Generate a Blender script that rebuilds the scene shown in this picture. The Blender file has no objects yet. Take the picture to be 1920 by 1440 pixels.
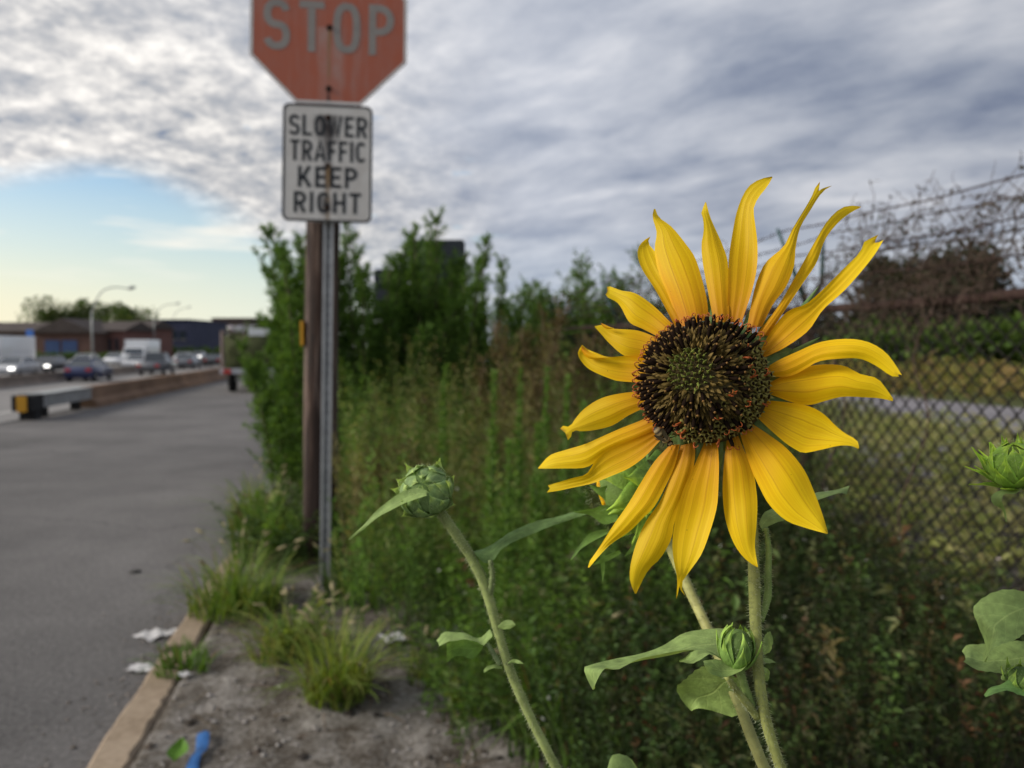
import bpy, math, random
import numpy as np
from mathutils import Vector, Matrix

# ------------------------------------------------------------------ camera, world, sun, exposure
SC = bpy.context.scene
COL = SC.collection
random.seed(7)
RNG = np.random.default_rng(11)

CAM_Z = 1.3
PITCH = math.atan(70 / 1440)
cam_d = bpy.data.cameras.new('camera')
cam = bpy.data.objects.new('camera', cam_d)
COL.objects.link(cam)
cam.location = (0, 0, CAM_Z)
cam.rotation_euler = (math.pi / 2 - PITCH, 0, 0)
cam_d.sensor_fit = 'HORIZONTAL'
cam_d.sensor_width = 36
cam_d.lens = 27.0
cam_d.clip_start = 0.02
cam_d.clip_end = 6000
cam_d.dof.use_dof = True
cam_d.dof.focus_distance = 0.318
cam_d.dof.aperture_fstop = 11.5
SC.camera = cam

SUN_AZ = math.radians(-98)      # measured from +Y towards +X (left of the camera, slightly behind)
SUN_EL = math.radians(27)
TO_SUN = Vector((math.sin(SUN_AZ) * math.cos(SUN_EL), math.cos(SUN_AZ) * math.cos(SUN_EL), math.sin(SUN_EL)))
sun_d = bpy.data.lights.new('sun', 'SUN')
sun_d.energy = 3.0
sun_d.angle = math.radians(20)
sun_d.color = (1.0, 0.93, 0.83)
sun = bpy.data.objects.new('sun', sun_d)
COL.objects.link(sun)
sun.rotation_euler = (-TO_SUN).to_track_quat('-Z', 'Y').to_euler()
sun.location = (-20, -5, 20)

SC.view_settings.view_transform = 'Standard'
SC.view_settings.look = 'None'
SC.view_settings.exposure = 0.5
SC.view_settings.gamma = 1
SC.view_settings.use_curve_mapping = False
SC.render.engine = 'CYCLES'
SC.cycles.use_denoising = True
try:
    SC.cycles.denoiser = 'OPENIMAGEDENOISE'
except Exception:
    pass
SC.cycles.max_bounces = 6
SC.cycles.diffuse_bounces = 3
SC.cycles.transmission_bounces = 4
SC.cycles.sample_clamp_indirect = 4

world = bpy.data.worlds.new('World')
SC.world = world
world.use_nodes = True
WT = world.node_tree
WT.nodes.clear()

class NT:
    """tiny node helper"""
    def __init__(s, tree): s.t = tree
    def n(s, typ, **kw):
        nd = s.t.nodes.new(typ)
        for k, v in kw.items(): setattr(nd, k, v)
        return nd
    def set(s, sock, v):
        if isinstance(v, bpy.types.NodeSocket): s.t.links.new(v, sock)
        elif v is not None: sock.default_value = v
    def math(s, op, a, b=None, c=None, clamp=False):
        nd = s.n('ShaderNodeMath', operation=op, use_clamp=clamp)
        s.set(nd.inputs[0], a); s.set(nd.inputs[1], b)
        if c is not None: s.set(nd.inputs[2], c)
        return nd.outputs[0]
    def vmath(s, op, a, b=None):
        nd = s.n('ShaderNodeVectorMath', operation=op)
        s.set(nd.inputs[0], a)
        if b is not None: s.set(nd.inputs[1], b)
        return nd.outputs['Value'] if op == 'DOT_PRODUCT' else nd.outputs[0]
    def noise(s, vec, scale, detail=4, rough=0.55, dist=0.0):
        nd = s.n('ShaderNodeTexNoise')
        s.set(nd.inputs['Vector'], vec)
        nd.inputs['Scale'].default_value = scale
        nd.inputs['Detail'].default_value = detail
        nd.inputs['Roughness'].default_value = rough
        nd.inputs['Distortion'].default_value = dist
        return nd.outputs['Fac']
    def mapr(s, v, a, b, c=0.0, d=1.0, smooth=False):
        nd = s.n('ShaderNodeMapRange', clamp=True)
        if smooth: nd.interpolation_type = 'SMOOTHSTEP'
        s.set(nd.inputs[0], v)
        for i, x in enumerate((a, b, c, d)): nd.inputs[i + 1].default_value = x
        return nd.outputs[0]
    def mix(s, f, a, b, blend='MIX'):
        nd = s.n('ShaderNodeMix', data_type='RGBA', blend_type=blend)
        s.set(nd.inputs['Factor'], f)
        for k, v in ((6, a), (7, b)):
            s.set(nd.inputs[k], v if isinstance(v, bpy.types.NodeSocket) else (*v[:3], 1))
        return nd.outputs[2]
    def ramp(s, f, stops):
        nd = s.n('ShaderNodeValToRGB')
        cr = nd.color_ramp
        while len(cr.elements) < len(stops): cr.elements.new(0.5)
        for e, (p, c) in zip(cr.elements, stops):
            e.position = p
            e.color = (*c[:3], 1) if hasattr(c, '__len__') else (c, c, c, 1)
        s.set(nd.inputs[0], f)
        return nd.outputs[0]
    def comb(s, x, y, z):
        nd = s.n('ShaderNodeCombineXYZ')
        for i, v in enumerate((x, y, z)): s.set(nd.inputs[i], v)
        return nd.outputs[0]

def build_world():
    k = NT(WT)
    out = k.n('ShaderNodeOutputWorld')
    bg = k.n('ShaderNodeBackground')
    sky = k.n('ShaderNodeTexSky', sky_type='NISHITA')
    sky.sun_disc = False
    sky.sun_elevation = SUN_EL
    sky.sun_rotation = SUN_AZ
    sky.air_density = 1.0
    sky.dust_density = 1.6
    sky.ozone_density = 1.0
    d = k.n('ShaderNodeTexCoord').outputs['Generated']
    sep = k.n('ShaderNodeSeparateXYZ'); k.set(sep.inputs[0], d)
    dx, dy, dz = sep.outputs
    zz = k.math('MAXIMUM', dz, 0.0)
    inv = k.math('DIVIDE', 1.0, k.math('ADD', zz, 0.035))
    px, py = k.math('MULTIPLY', dx, inv), k.math('MULTIPLY', dy, inv)
    p = k.comb(px, py, 0.0)
    invt = k.math('DIVIDE', 1.0, k.math('ADD', zz, 0.24))
    q = k.comb(k.math('MULTIPLY', dx, invt), k.math('MULTIPLY', dy, invt), 0.0)
    warp = k.noise(p, 0.55, 3)
    wv = k.math('MULTIPLY', k.math('SUBTRACT', warp, 0.5), 1.1)
    # the open wedge of clear sky low on the left; a cloud deck everywhere else
    ex = k.math('SUBTRACT', k.math('ADD', -1.62, k.math('MULTIPLY', wv, 0.5)), px)
    ey = k.math('SUBTRACT', k.math('ADD', py, k.math('MULTIPLY', wv, 0.35)), k.math('SUBTRACT', 3.75, k.math('MULTIPLY', k.math('ADD', px, 2.6), 0.35)))
    gap = k.math('MULTIPLY', k.mapr(ex, -0.1, 0.5, smooth=True), k.mapr(ey, -0.12, 0.42, smooth=True))
    deck = k.math('SUBTRACT', 1.0, gap)
    # small broken cells over the left, long smooth rolls to the right
    cells = k.noise(k.vmath('MULTIPLY', q, (1.0, 1.0, 1)), 9.5, 9, 0.66, 0.25)
    fine = k.noise(q, 27.0, 5, 0.6, 0.2)
    cells = k.math('ADD', k.math('MULTIPLY', cells, 0.72), k.math('MULTIPLY', fine, 0.28))
    big = k.noise(k.vmath('ADD', q, (3.1, 1.7, 0)), 1.7, 4, 0.5, 0.3)
    rot = k.n('ShaderNodeVectorRotate'); rot.inputs['Angle'].default_value = 0.62; k.set(rot.inputs['Vector'], q)
    rolls = k.noise(k.vmath('MULTIPLY', rot.outputs[0], (0.8, 1.35, 1)), 3.2, 6, 0.52, 0.35)
    side = k.mapr(k.math('ADD', px, k.math('MULTIPLY', wv, 0.9)), -1.3, 0.3, smooth=True)
    dens_l = k.math('ADD', k.math('MULTIPLY', cells, 0.72), k.math('MULTIPLY', big, 0.28))
    mid = k.noise(k.vmath('MULTIPLY', rot.outputs[0], (0.9, 1.3, 1)), 10.0, 5, 0.6, 0.3)
    dens_r = k.math('ADD', k.math('MULTIPLY', rolls, 0.52), k.math('ADD', k.math('MULTIPLY', mid, 0.15), k.math('MULTIPLY', big, 0.33)))
    col_l = k.ramp(dens_l, [(0.36, (0.13, 0.17, 0.25)), (0.42, (0.29, 0.305, 0.335)), (0.48, (0.40, 0.40, 0.41)), (0.54, (0.56, 0.545, 0.53)), (0.61, (0.76, 0.73, 0.69))])
    col_r = k.ramp(dens_r, [(0.33, (0.17, 0.205, 0.295)), (0.42, (0.275, 0.31, 0.39)), (0.49, (0.37, 0.40, 0.47)), (0.56, (0.46, 0.485, 0.545)), (0.65, (0.61, 0.62, 0.66))])
    cloud = k.mix(side, col_l, col_r)
    # the deck is darker far to the right of the sun, brighter towards it
    sd = k.vmath('DOT_PRODUCT', d, (math.sin(SUN_AZ), math.cos(SUN_AZ), 0.0))
    cloud = k.mix(1.0, cloud, k.ramp(k.mapr(sd, -1.0, 1.0), [(0.0, 0.62), (0.30, 0.80), (0.55, 1.0), (0.85, 1.15)]), 'MULTIPLY')
    # thin light scud low over the horizon, where the deck is seen edge-on
    low = k.mapr(dz, 0.0, 0.16, 1.0, 0.0)
    cloud = k.mix(k.math('MULTIPLY', low, 0.6), cloud, (0.46, 0.52, 0.58))
    holes = k.mapr(k.noise(p, 1.5, 4, 0.6), 0.30, 0.36, 0.0, 1.0)
    deck = k.math('MULTIPLY', deck, k.math('MAXIMUM', k.math('MAXIMUM', holes, side), 0.3))
    clear = k.vmath('MULTIPLY', sky.outputs[0], (0.088, 0.108, 0.120))
    # warm evening haze along the horizon
    haze = k.ramp(k.mapr(dz, 0.0, 0.22), [(0.0, 0.97), (0.2, 0.8), (0.5, 0.42), (0.9, 0.06)])
    clear = k.mix(haze, clear, k.mix(k.mapr(sd, -0.1, 0.85), (0.55, 0.64, 0.62), (0.90, 0.73, 0.42)))
    streak = k.noise(k.vmath('MULTIPLY', k.comb(k.math('MULTIPLY', dx, 1.0), 0.0, k.math('MULTIPLY', dz, 9.0)), (3.0, 1, 2.4)), 1.4, 4, 0.5)
    stm = k.math('MULTIPLY', k.mapr(streak, 0.53, 0.66), k.mapr(dz, 0.05, 0.12))
    clear = k.mix(k.math('MULTIPLY', stm, 0.75), clear, (0.72, 0.69, 0.62))
    colr = k.mix(deck, clear, cloud)
    k.set(bg.inputs['Color'], colr)
    bg.inputs['Strength'].default_value = 1.0
    WT.links.new(bg.outputs[0], out.inputs[0])
build_world()

# ------------------------------------------------------------------ geometry helpers
cP, sP = math.cos(PITCH), math.sin(PITCH)
def P(x, y, d):
    """world point seen at photo pixel (x, y), d metres in front of the lens"""
    a, b = (x - 960) / 1440, (720 - y) / 1440
    return np.array((a * d, d * (cP + b * sP), CAM_Z + d * (-sP + b * cP)))
def gpx(x, y, z=0.0):
    a, b = (x - 960) / 1440, (720 - y) / 1440
    t = (CAM_Z - z) / (sP - b * cP)
    return np.array((a * t, t * (cP + b * sP), z))
RA = math.radians(10.2)
cR, sR = math.cos(RA), math.sin(RA)
def RW(s, u, z=0.0):
    """road frame: s across (right positive), u along, z up"""
    return np.array((s * cR - u * sR, s * sR + u * cR, z))
def su(p): return p[0] * cR + p[1] * sR, -p[0] * sR + p[1] * cR
def smooth01(x):
    x = np.clip(x, 0, 1); return x * x * (3 - 2 * x)
def bumps(x, y, seed=0, octs=4, f0=1.0):
    r = np.random.default_rng(seed); o = 0; amp = 1; f = f0
    for i in range(octs):
        for j in range(3):
            a = r.uniform(0, 6.283); ph = r.uniform(0, 6.283)
            o = o + amp / 3 * np.sin(f * (x * math.cos(a) + y * math.sin(a)) * r.uniform(.8, 1.3) + ph)
        amp *= .55; f *= 2.1
    return o
def gz(s, u):
    """height of the verge"""
    return 0.07 + 0.22 * smooth01((np.asarray(s) - 0.3) / 1.8) + 0.014 * bumps(s, u, 3, 4, 3.0)
def on_verge(s, u):
    return RW(s, u, float(gz(s, u)))
def unit(v):
    v = np.asarray(v, float); return v / (np.linalg.norm(v, axis=-1, keepdims=True) + 1e-12)
def spline(pts, n):
    """Catmull-Rom through pts, n samples even in arc length"""
    p = np.asarray(pts, float)
    if len(p) == 2:
        t = np.linspace(0, 1, n)[:, None]; return p[0] * (1 - t) + p[1] * t
    q = np.vstack([2 * p[0] - p[1], p, 2 * p[-1] - p[-2]])
    o = []
    for i in range(1, len(q) - 2):
        t = np.linspace(0, 1, 12, endpoint=False)[:, None]
        a, b, c, d = q[i - 1], q[i], q[i + 1], q[i + 2]
        o.append(.5 * (2 * b + (c - a) * t + (2 * a - 5 * b + 4 * c - d) * t ** 2 + (3 * b - a - 3 * c + d) * t ** 3))
    o = np.vstack(o + [q[-2][None]])
    L = np.concatenate([[0], np.cumsum(np.linalg.norm(np.diff(o, axis=0), axis=1))])
    g = np.linspace(0, L[-1], n)
    return np.stack([np.interp(g, L, o[:, k]) for k in range(o.shape[1])], 1)

class MB:
    """collects geometry for ONE mesh object"""
    def __init__(s): s.V = []; s.F = []; s.M = []; s.UV = {}; s.C = []; s.n = 0
    def add(s, V, F, m=0, col=None, uv=None):
        V = np.asarray(V, float).reshape(-1, 3)
        o = s.n
        s.V.append(V)
        for f in F: s.F.append(tuple(int(i) + o for i in f)); s.M.append(m)
        s.C.append(np.tile(np.asarray(col if col is not None else (1, 1, 1), float), (len(V), 1)) if col is None or np.ndim(col) == 1 else np.asarray(col))
        if uv is not None:
            for i, t in enumerate(uv): s.UV[o + i] = t
        s.n += len(V)
        return o
    def tube(s, pts, rad, sides=8, m=0, col=None, cap=True):
        pts = np.asarray(pts, float); n = len(pts)
        rad = np.broadcast_to(np.asarray(rad, float), (n,)) if np.ndim(rad) == 0 else np.asarray(rad, float)
        T = unit(np.gradient(pts, axis=0))
        a = np.array((0, 0, 1.0)) if abs(T[0][2]) < .9 else np.array((1.0, 0, 0))
        N = unit(np.cross(T[0], a)); V = []
        for i in range(n):
            N = unit(N - T[i] * np.dot(N, T[i])); B = np.cross(T[i], N)
            for k in range(sides):
                an = 2 * math.pi * k / sides
                V.append(pts[i] + rad[i] * (math.cos(an) * N + math.sin(an) * B))
        F = [(i * sides + k, i * sides + (k + 1) % sides, (i + 1) * sides + (k + 1) % sides, (i + 1) * sides + k) for i in range(n - 1) for k in range(sides)]
        if cap:
            F.append(tuple(range(sides))[::-1]); F.append(tuple(range((n - 1) * sides, n * sides)))
        s.add(V, F, m, col)
    def box(s, c, e1, e2, e3, m=0, col=None, taper=1.0):
        """centre and three half-extent vectors"""
        c, e1, e2, e3 = (np.asarray(v, float) for v in (c, e1, e2, e3))
        V = [c + i * e1 * (taper if k > 0 else 1) + j * e2 * (taper if k > 0 else 1) + k * e3 for k in (-1, 1) for j in (-1, 1) for i in (-1, 1)]
        s.add(V, [(0, 2, 3, 1), (4, 5, 7, 6), (0, 1, 5, 4), (2, 6, 7, 3), (0, 4, 6, 2), (1, 3, 7, 5)], m, col)
    def grid(s, A, m=0, col=None, uv=True):
        """A: (nu, nv, 3)"""
        nu, nv = A.shape[:2]
        F = [(i * nv + j, (i + 1) * nv + j, (i + 1) * nv + j + 1, i * nv + j + 1) for i in range(nu - 1) for j in range(nv - 1)]
        s.add(A.reshape(-1, 3), F, m, col, [(j / (nv - 1), i / (nu - 1)) for i in range(nu) for j in range(nv)] if uv else None)
    def prism(s, poly, ax, ay, o, depth, m=0, col=None):
        """2D polygon in plane (o, ax, ay) extruded by vector depth"""
        o, ax, ay, depth = (np.asarray(v, float) for v in (o, ax, ay, depth)); n = len(poly)
        A = [o + ax * x + ay * y for x, y in poly]
        V = A + [a + depth for a in A]
        s.add(V, [tuple(range(n)), tuple(range(2 * n - 1, n - 1, -1))] + [(i, i + n, (i + 1) % n + n, (i + 1) % n) for i in range(n)], m, col)
    def lathe(s, c, axis, prof, sides=12, m=0, col=None):
        """prof: list of (radius, along)"""
        axis = unit(axis); c = np.asarray(c, float)
        a = np.array((0, 0, 1.0)) if abs(axis[2]) < .9 else np.array((1.0, 0, 0))
        N = unit(np.cross(axis, a)); B = np.cross(axis, N)
        V = [c + axis * z + r * (math.cos(2 * math.pi * k / sides) * N + math.sin(2 * math.pi * k / sides) * B) for r, z in prof for k in range(sides)]
        n = len(prof)
        F = [(i * sides + k, i * sides + (k + 1) % sides, (i + 1) * sides + (k + 1) % sides, (i + 1) * sides + k) for i in range(n - 1) for k in range(sides)]
        F += [tuple(range(sides))[::-1], tuple(range((n - 1) * sides, n * sides))]
        s.add(V, F, m, col)
    def build(s, name, mats, parent=None, base=None, smooth=True, fix=False):
        V = np.vstack(s.V)
        if base is None and parent is not None:
            r = parent
            while r.parent: r = r.parent
            base = np.array(r.location)
        if base is not None: V = V - np.asarray(base)
        me = bpy.data.meshes.new(name)
        me.from_pydata(V.tolist(), [], s.F)
        mats = mats if isinstance(mats, (list, tuple)) else [mats]
        for mm in mats: me.materials.append(mm)
        me.polygons.foreach_set('material_index', s.M)
        me.polygons.foreach_set('use_smooth', [smooth] * len(s.F))
        ca = me.color_attributes.new('Col', 'FLOAT_COLOR', 'POINT')
        C = np.vstack(s.C); ca.data.foreach_set('color', np.hstack([C, np.ones((len(C), 1))]).astype(np.float32).ravel())
        if s.UV:
            ul = me.uv_layers.new(name='UVMap')
            li = np.empty(len(me.loops), np.int32); me.loops.foreach_get('vertex_index', li)
            uv = np.zeros((len(V), 2), np.float32)
            for i, t in s.UV.items(): uv[i] = t
            ul.data.foreach_set('uv', uv[li].ravel())
        me.update()
        o = bpy.data.objects.new(name, me)
        COL.objects.link(o)
        if parent is not None: o.parent = parent
        elif base is not None: o.location = tuple(base)
        return o

def fastmesh(name, V, F, C, mat, parent=None, base=None, smooth=False):
    """V (n,3); F (m,k) uniform; C (n,3) colours"""
    if base is None and parent is not None:
        r = parent
        while r.parent: r = r.parent
        base = np.array(r.location)
    if base is not None: V = V - np.asarray(base)
    m, k = F.shape
    me = bpy.data.meshes.new(name)
    me.vertices.add(len(V)); me.vertices.foreach_set('co', V.astype(np.float32).ravel())
    me.loops.add(m * k); me.loops.foreach_set('vertex_index', F.astype(np.int32).ravel())
    me.polygons.add(m)
    me.polygons.foreach_set('loop_start', np.arange(0, m * k, k, dtype=np.int32))
    me.polygons.foreach_set('use_smooth', [smooth] * m)
    ca = me.color_attributes.new('Col', 'FLOAT_COLOR', 'POINT')
    ca.data.foreach_set('color', np.hstack([C, np.ones((len(C), 1))]).astype(np.float32).ravel())
    me.materials.append(mat)
    me.update(calc_edges=True)
    o = bpy.data.objects.new(name, me)
    COL.objects.link(o)
    if parent is not None: o.parent = parent
    elif base is not None: o.location = tuple(base)
    return o

def tag(o, label=None, cat=None, group=None, kind=None):
    if label: o['label'] = label
    if cat: o['category'] = cat
    if group: o['group'] = group
    if kind: o['kind'] = kind
    return o
def thing(name, label, cat, loc, group=None):
    o = bpy.data.objects.new(name, None)
    o.empty_display_size = 0.1
    COL.objects.link(o)
    o.location = tuple(float(v) for v in loc)
    return tag(o, label, cat, group)

# ------------------------------------------------------------------ materials
def mat(name, color, rough=0.7, var=0.0, vscale=8.0, color2=None, bump=0.0, bscale=40.0, metal=0.0, spec=0.3, coat=0.0):
    m = bpy.data.materials.new(name); m.use_nodes = True
    t = m.node_tree; k = NT(t); b = t.nodes['Principled BSDF']
    b.inputs['Roughness'].default_value = rough
    b.inputs['Metallic'].default_value = metal
    b.inputs['Specular IOR Level'].default_value = spec
    b.inputs['Coat Weight'].default_value = coat
    co = k.n('ShaderNodeTexCoord').outputs['Object']
    if color2 is None: color2 = tuple(c * (1 - var) for c in color)
    f = k.mapr(k.noise(co, vscale, 6, 0.6), 0.32, 0.68)
    k.set(b.inputs['Base Color'], k.mix(f, color2, color))
    if bump:
        bn = k.n('ShaderNodeBump'); bn.inputs['Strength'].default_value = bump; bn.inputs['Distance'].default_value = 0.01
        k.set(bn.inputs['Height'], k.noise(co, bscale, 5, 0.6)); t.links.new(bn.outputs[0], b.inputs['Normal'])
    return m
def leafmat(name, transl=0.35, rough=0.6, nscale=0.0, uvveins=False, tint=(1, 1, 1)):
    """foliage: colour of each leaf comes from its own attribute"""
    m = bpy.data.materials.new(name); m.use_nodes = True
    t = m.node_tree; k = NT(t); b = t.nodes['Principled BSDF']; out = t.nodes['Material Output']
    a = k.n('ShaderNodeAttribute', attribute_name='Col').outputs['Color']
    if tint != (1, 1, 1): a = k.mix(1.0, a, tint, 'MULTIPLY')
    if nscale:
        co = k.n('ShaderNodeTexCoord').outputs['Object']
        a = k.mix(1.0, a, k.ramp(k.noise(co, nscale, 5, 0.6), [(0.3, 0.68), (0.7, 1.25)]), 'MULTIPLY')
    if uvveins:
        uv = k.n('ShaderNodeTexCoord').outputs['UV']
        sp = k.n('ShaderNodeSeparateXYZ'); k.set(sp.inputs[0], uv)
        ax = k.math('ABSOLUTE', k.math('SUBTRACT', sp.outputs[0], 0.5))
        rib = k.mapr(ax, 0.0, 0.03, 1.0, 0.0)
        vv = k.math('ABSOLUTE', k.math('SUBTRACT', k.math('FRACT', k.math('MULTIPLY', k.math('SUBTRACT', sp.outputs[1], k.math('MULTIPLY', ax, 0.55)), 6.0)), 0.5))
        rib = k.math('MAXIMUM', rib, k.math('MULTIPLY', k.mapr(vv, 0.0, 0.06, 1.0, 0.0), 0.5))
        a = k.mix(k.math('MULTIPLY', rib, 0.85), a, k.mix(1.0, a, (1.5, 1.4, 1.5), 'MULTIPLY'))
        bn = k.n('ShaderNodeBump'); bn.inputs['Strength'].default_value = 0.35; bn.inputs['Distance'].default_value = 0.001
        k.set(bn.inputs['Height'], k.math('ADD', k.math('MULTIPLY', rib, -0.6), k.noise(k.n('ShaderNodeTexCoord').outputs['Object'], 900, 3)))
        t.links.new(bn.outputs[0], b.inputs['Normal'])
    k.set(b.inputs['Base Color'], a)
    b.inputs['Roughness'].default_value = rough
    b.inputs['Specular IOR Level'].default_value = 0.25
    tr = k.n('ShaderNodeBsdfTranslucent'); k.set(tr.inputs[0], k.mix(1.0, a, (1.25, 1.2, 0.6), 'MULTIPLY'))
    mx = k.n('ShaderNodeMixShader'); mx.inputs[0].default_value = transl
    t.links.new(b.outputs[0], mx.inputs[1]); t.links.new(tr.outputs[0], mx.inputs[2])
    t.links.new(mx.outputs[0], out.inputs[0])
    return m
M_FOL = leafmat('foliage', 0.35)
M_LEAF = leafmat('sunflower_leaf', 0.28, 0.65, 160, True)
M_STEMC = leafmat('green_stem', 0.05, 0.6, 120)
M_TWIG = mat('twig_bark', (0.09, 0.06, 0.045), 0.9, 0.4, 30)

def ground_mat(name, stops, scales, bump=0.5, rough=0.95, speck=None, crack=0):
    """several octaves of noise over a colour ramp"""
    m = bpy.data.materials.new(name); m.use_nodes = True
    t = m.node_tree; k = NT(t); b = t.nodes['Principled BSDF']
    co = k.n('ShaderNodeTexCoord').outputs['Object']
    n1, n2, n3 = (k.noise(co, s, 6, 0.65) for s in scales)
    f = k.math('ADD', k.math('MULTIPLY', n1, 0.35), k.math('ADD', k.math('MULTIPLY', n2, 0.35), k.math('MULTIPLY', n3, 0.30)))
    c = k.ramp(f, stops)
    if speck:
        vo = k.n('ShaderNodeTexVoronoi'); k.set(vo.inputs['Vector'], co); vo.inputs['Scale'].default_value = speck[0]
        c = k.mix(k.math('MULTIPLY', k.mapr(vo.outputs['Distance'], 0.0, 0.35, 1.0, 0.0), speck[2]), c, speck[1])
    if crack:
        wv = k.n('ShaderNodeVectorMath', operation='ADD'); k.set(wv.inputs[0], co)
        nn_ = k.n('ShaderNodeTexNoise'); k.set(nn_.inputs['Vector'], co); nn_.inputs['Scale'].default_value = 1.6; nn_.inputs['Detail'].default_value = 4
        k.set(wv.inputs[1], k.vmath('MULTIPLY', nn_.outputs['Color'], (.9, .9, 0)))
        vc = k.n('ShaderNodeTexVoronoi', feature='DISTANCE_TO_EDGE'); k.set(vc.inputs['Vector'], wv.outputs[0]); vc.inputs['Scale'].default_value = crack
        ln_ = k.math('MULTIPLY', k.mapr(vc.outputs['Distance'], 0.0, .012, 1.0, 0.0), k.mapr(n1, .46, .56))
        c = k.mix(k.math('MULTIPLY', ln_, .35), c, (.035, .034, .034))
        c = k.mix(k.mapr(k.noise(co, 1.1, 5, .7), .58, .70, 0, .45), c, (.075, .07, .068))
    k.set(b.inputs['Base Color'], c)
    b.inputs['Roughness'].default_value = rough
    b.inputs['Specular IOR Level'].default_value = 0.2
    bn = k.n('ShaderNodeBump'); bn.inputs['Strength'].default_value = bump; bn.inputs['Distance'].default_value = 0.012
    k.set(bn.inputs['Height'], k.math('ADD', k.math('MULTIPLY', n3, 1.0), n2)); t.links.new(bn.outputs[0], b.inputs['Normal'])
    return m
M_ASPH = ground_mat('asphalt', [(0.38, (0.05, 0.048, 0.048)), (0.47, (0.11, 0.105, 0.104)), (0.54, (0.15, 0.143, 0.14)), (0.62, (0.25, 0.24, 0.235))], (0.55, 45, 130), 0.8, 0.9, (110, (0.33, 0.32, 0.31), 0.35), 0.42)
M_HWAY = ground_mat('highway_concrete', [(0.35, (0.15, 0.145, 0.14)), (0.65, (0.23, 0.22, 0.215))], (0.1, 2, 60), 0.2)
M_DIRT = ground_mat('dirt', [(0.40, (0.022, 0.017, 0.013)), (0.475, (0.07, 0.058, 0.045)), (0.54, (0.15, 0.137, 0.122)), (0.64, (0.31, 0.29, 0.268))], (2.6, 8, 55), 0.9, 1.0, (70, (0.34, 0.32, 0.30), 0.5))
M_KERB = ground_mat('kerb_concrete', [(0.35, (0.17, 0.125, 0.085)), (0.5, (0.27, 0.21, 0.15)), (0.65, (0.35, 0.28, 0.21))], (4, 30, 160), 0.4)
M_FIELD = ground_mat('field_soil', [(0.35, (0.04, 0.045, 0.016)), (0.5, (0.085, 0.10, 0.03)), (0.65, (0.16, 0.14, 0.07))], (0.25, 2.5, 25), 0.6)
M_LOT = ground_mat('gravel_lot', [(0.38, (0.08, 0.082, 0.07)), (0.46, (0.15, 0.142, 0.15)), (0.62, (0.28, 0.265, 0.29))], (0.8, 9, 80), 0.6)

# ------------------------------------------------------------------ the ground, roads, kerb, verge
def strip(name, prof, us, m, kind='structure', parent=None):
    """prof: list of (s, z) across; us: stations along"""
    A = np.array([[RW(s, u, z) for s, z in prof] for u in us])
    b = MB(); b.grid(A[:, ::-1], uv=False)
    o = b.build(name, m, parent, smooth=False)
    if parent is None: tag(o, kind=kind)
    return o
US = [-60, -20, -5, 0, 5, 10, 20, 40, 80, 160, 400, 1200, 3500]
strip('ground', [(-3500, -1.0), (-400, -1.0), (-62, -1.0), (-8.6, -1.0), (-6.4, -0.05), (-0.9, -0.05), (-0.74, 0.0), (0.4, 0.0), (2.2, 0.2), (3.6, 0.28), (30, 0.28), (400, 0.3), (3500, 0.3)], US, M_FIELD)
strip('ramp_road', [(-6.25, 0.0), (-4, 0.0), (-2, 0.0), (-0.87, 0.0)], US, M_ASPH)
strip('highway', [(-46, -0.93), (-19.9, -0.93), (-8.6, -0.93), (-6.25, -0.02)], US, M_HWAY)
M_SEAM = mat('tar_seam', (0.03, 0.03, 0.032), 0.8, 0.3, 20)
b = MB()
for (s0, u0, s1, u1, w) in ((-6.2, 4, -6.2, 60, .05),):
    b.grid(np.array([[RW(s0 - w, u0, .006), RW(s0 + w, u0, .006)], [RW(s1 - w, u1, .006), RW(s1 + w, u1, .006)]]))
tag(b.build('road_seam', M_SEAM, smooth=False), kind='structure')
M_PAINT = mat('lane_paint', (0.62, 0.61, 0.58), 0.8, 0.35, 30)
for s in (-12.3, -16.0, -24, -27.7):
    b = MB()
    for u in np.arange(16, 170, 12.0):
        b.grid(np.array([[RW(s + .07, u, -.922), RW(s - .07, u, -.922)], [RW(s + .07, u + 3, -.922), RW(s - .07, u + 3, -.922)]]))
    tag(b.build('lane_marking', M_PAINT, smooth=False), kind='structure')

# verge: uneven dirt
ss = np.concatenate([np.linspace(-0.735, 0.3, 46), np.linspace(.34, 4.2, 60)])
uu = np.concatenate([np.linspace(.2, 4.5, 150), np.linspace(4.6, 30, 80)])
S2, U2 = np.meshgrid(ss, uu)
Z2 = gz(S2, U2) + 0.011 * bumps(S2, U2, 9, 4, 14.0) * smooth01((S2 + .735) / .12)
Z2 = np.where(S2 < -0.73, 0.03, Z2)
A = np.stack([S2 * cR - U2 * sR, S2 * sR + U2 * cR, Z2], -1)
b = MB(); b.grid(A[:, ::-1], uv=False)
tag(b.build('verge_dirt', M_DIRT), kind='structure')

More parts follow.
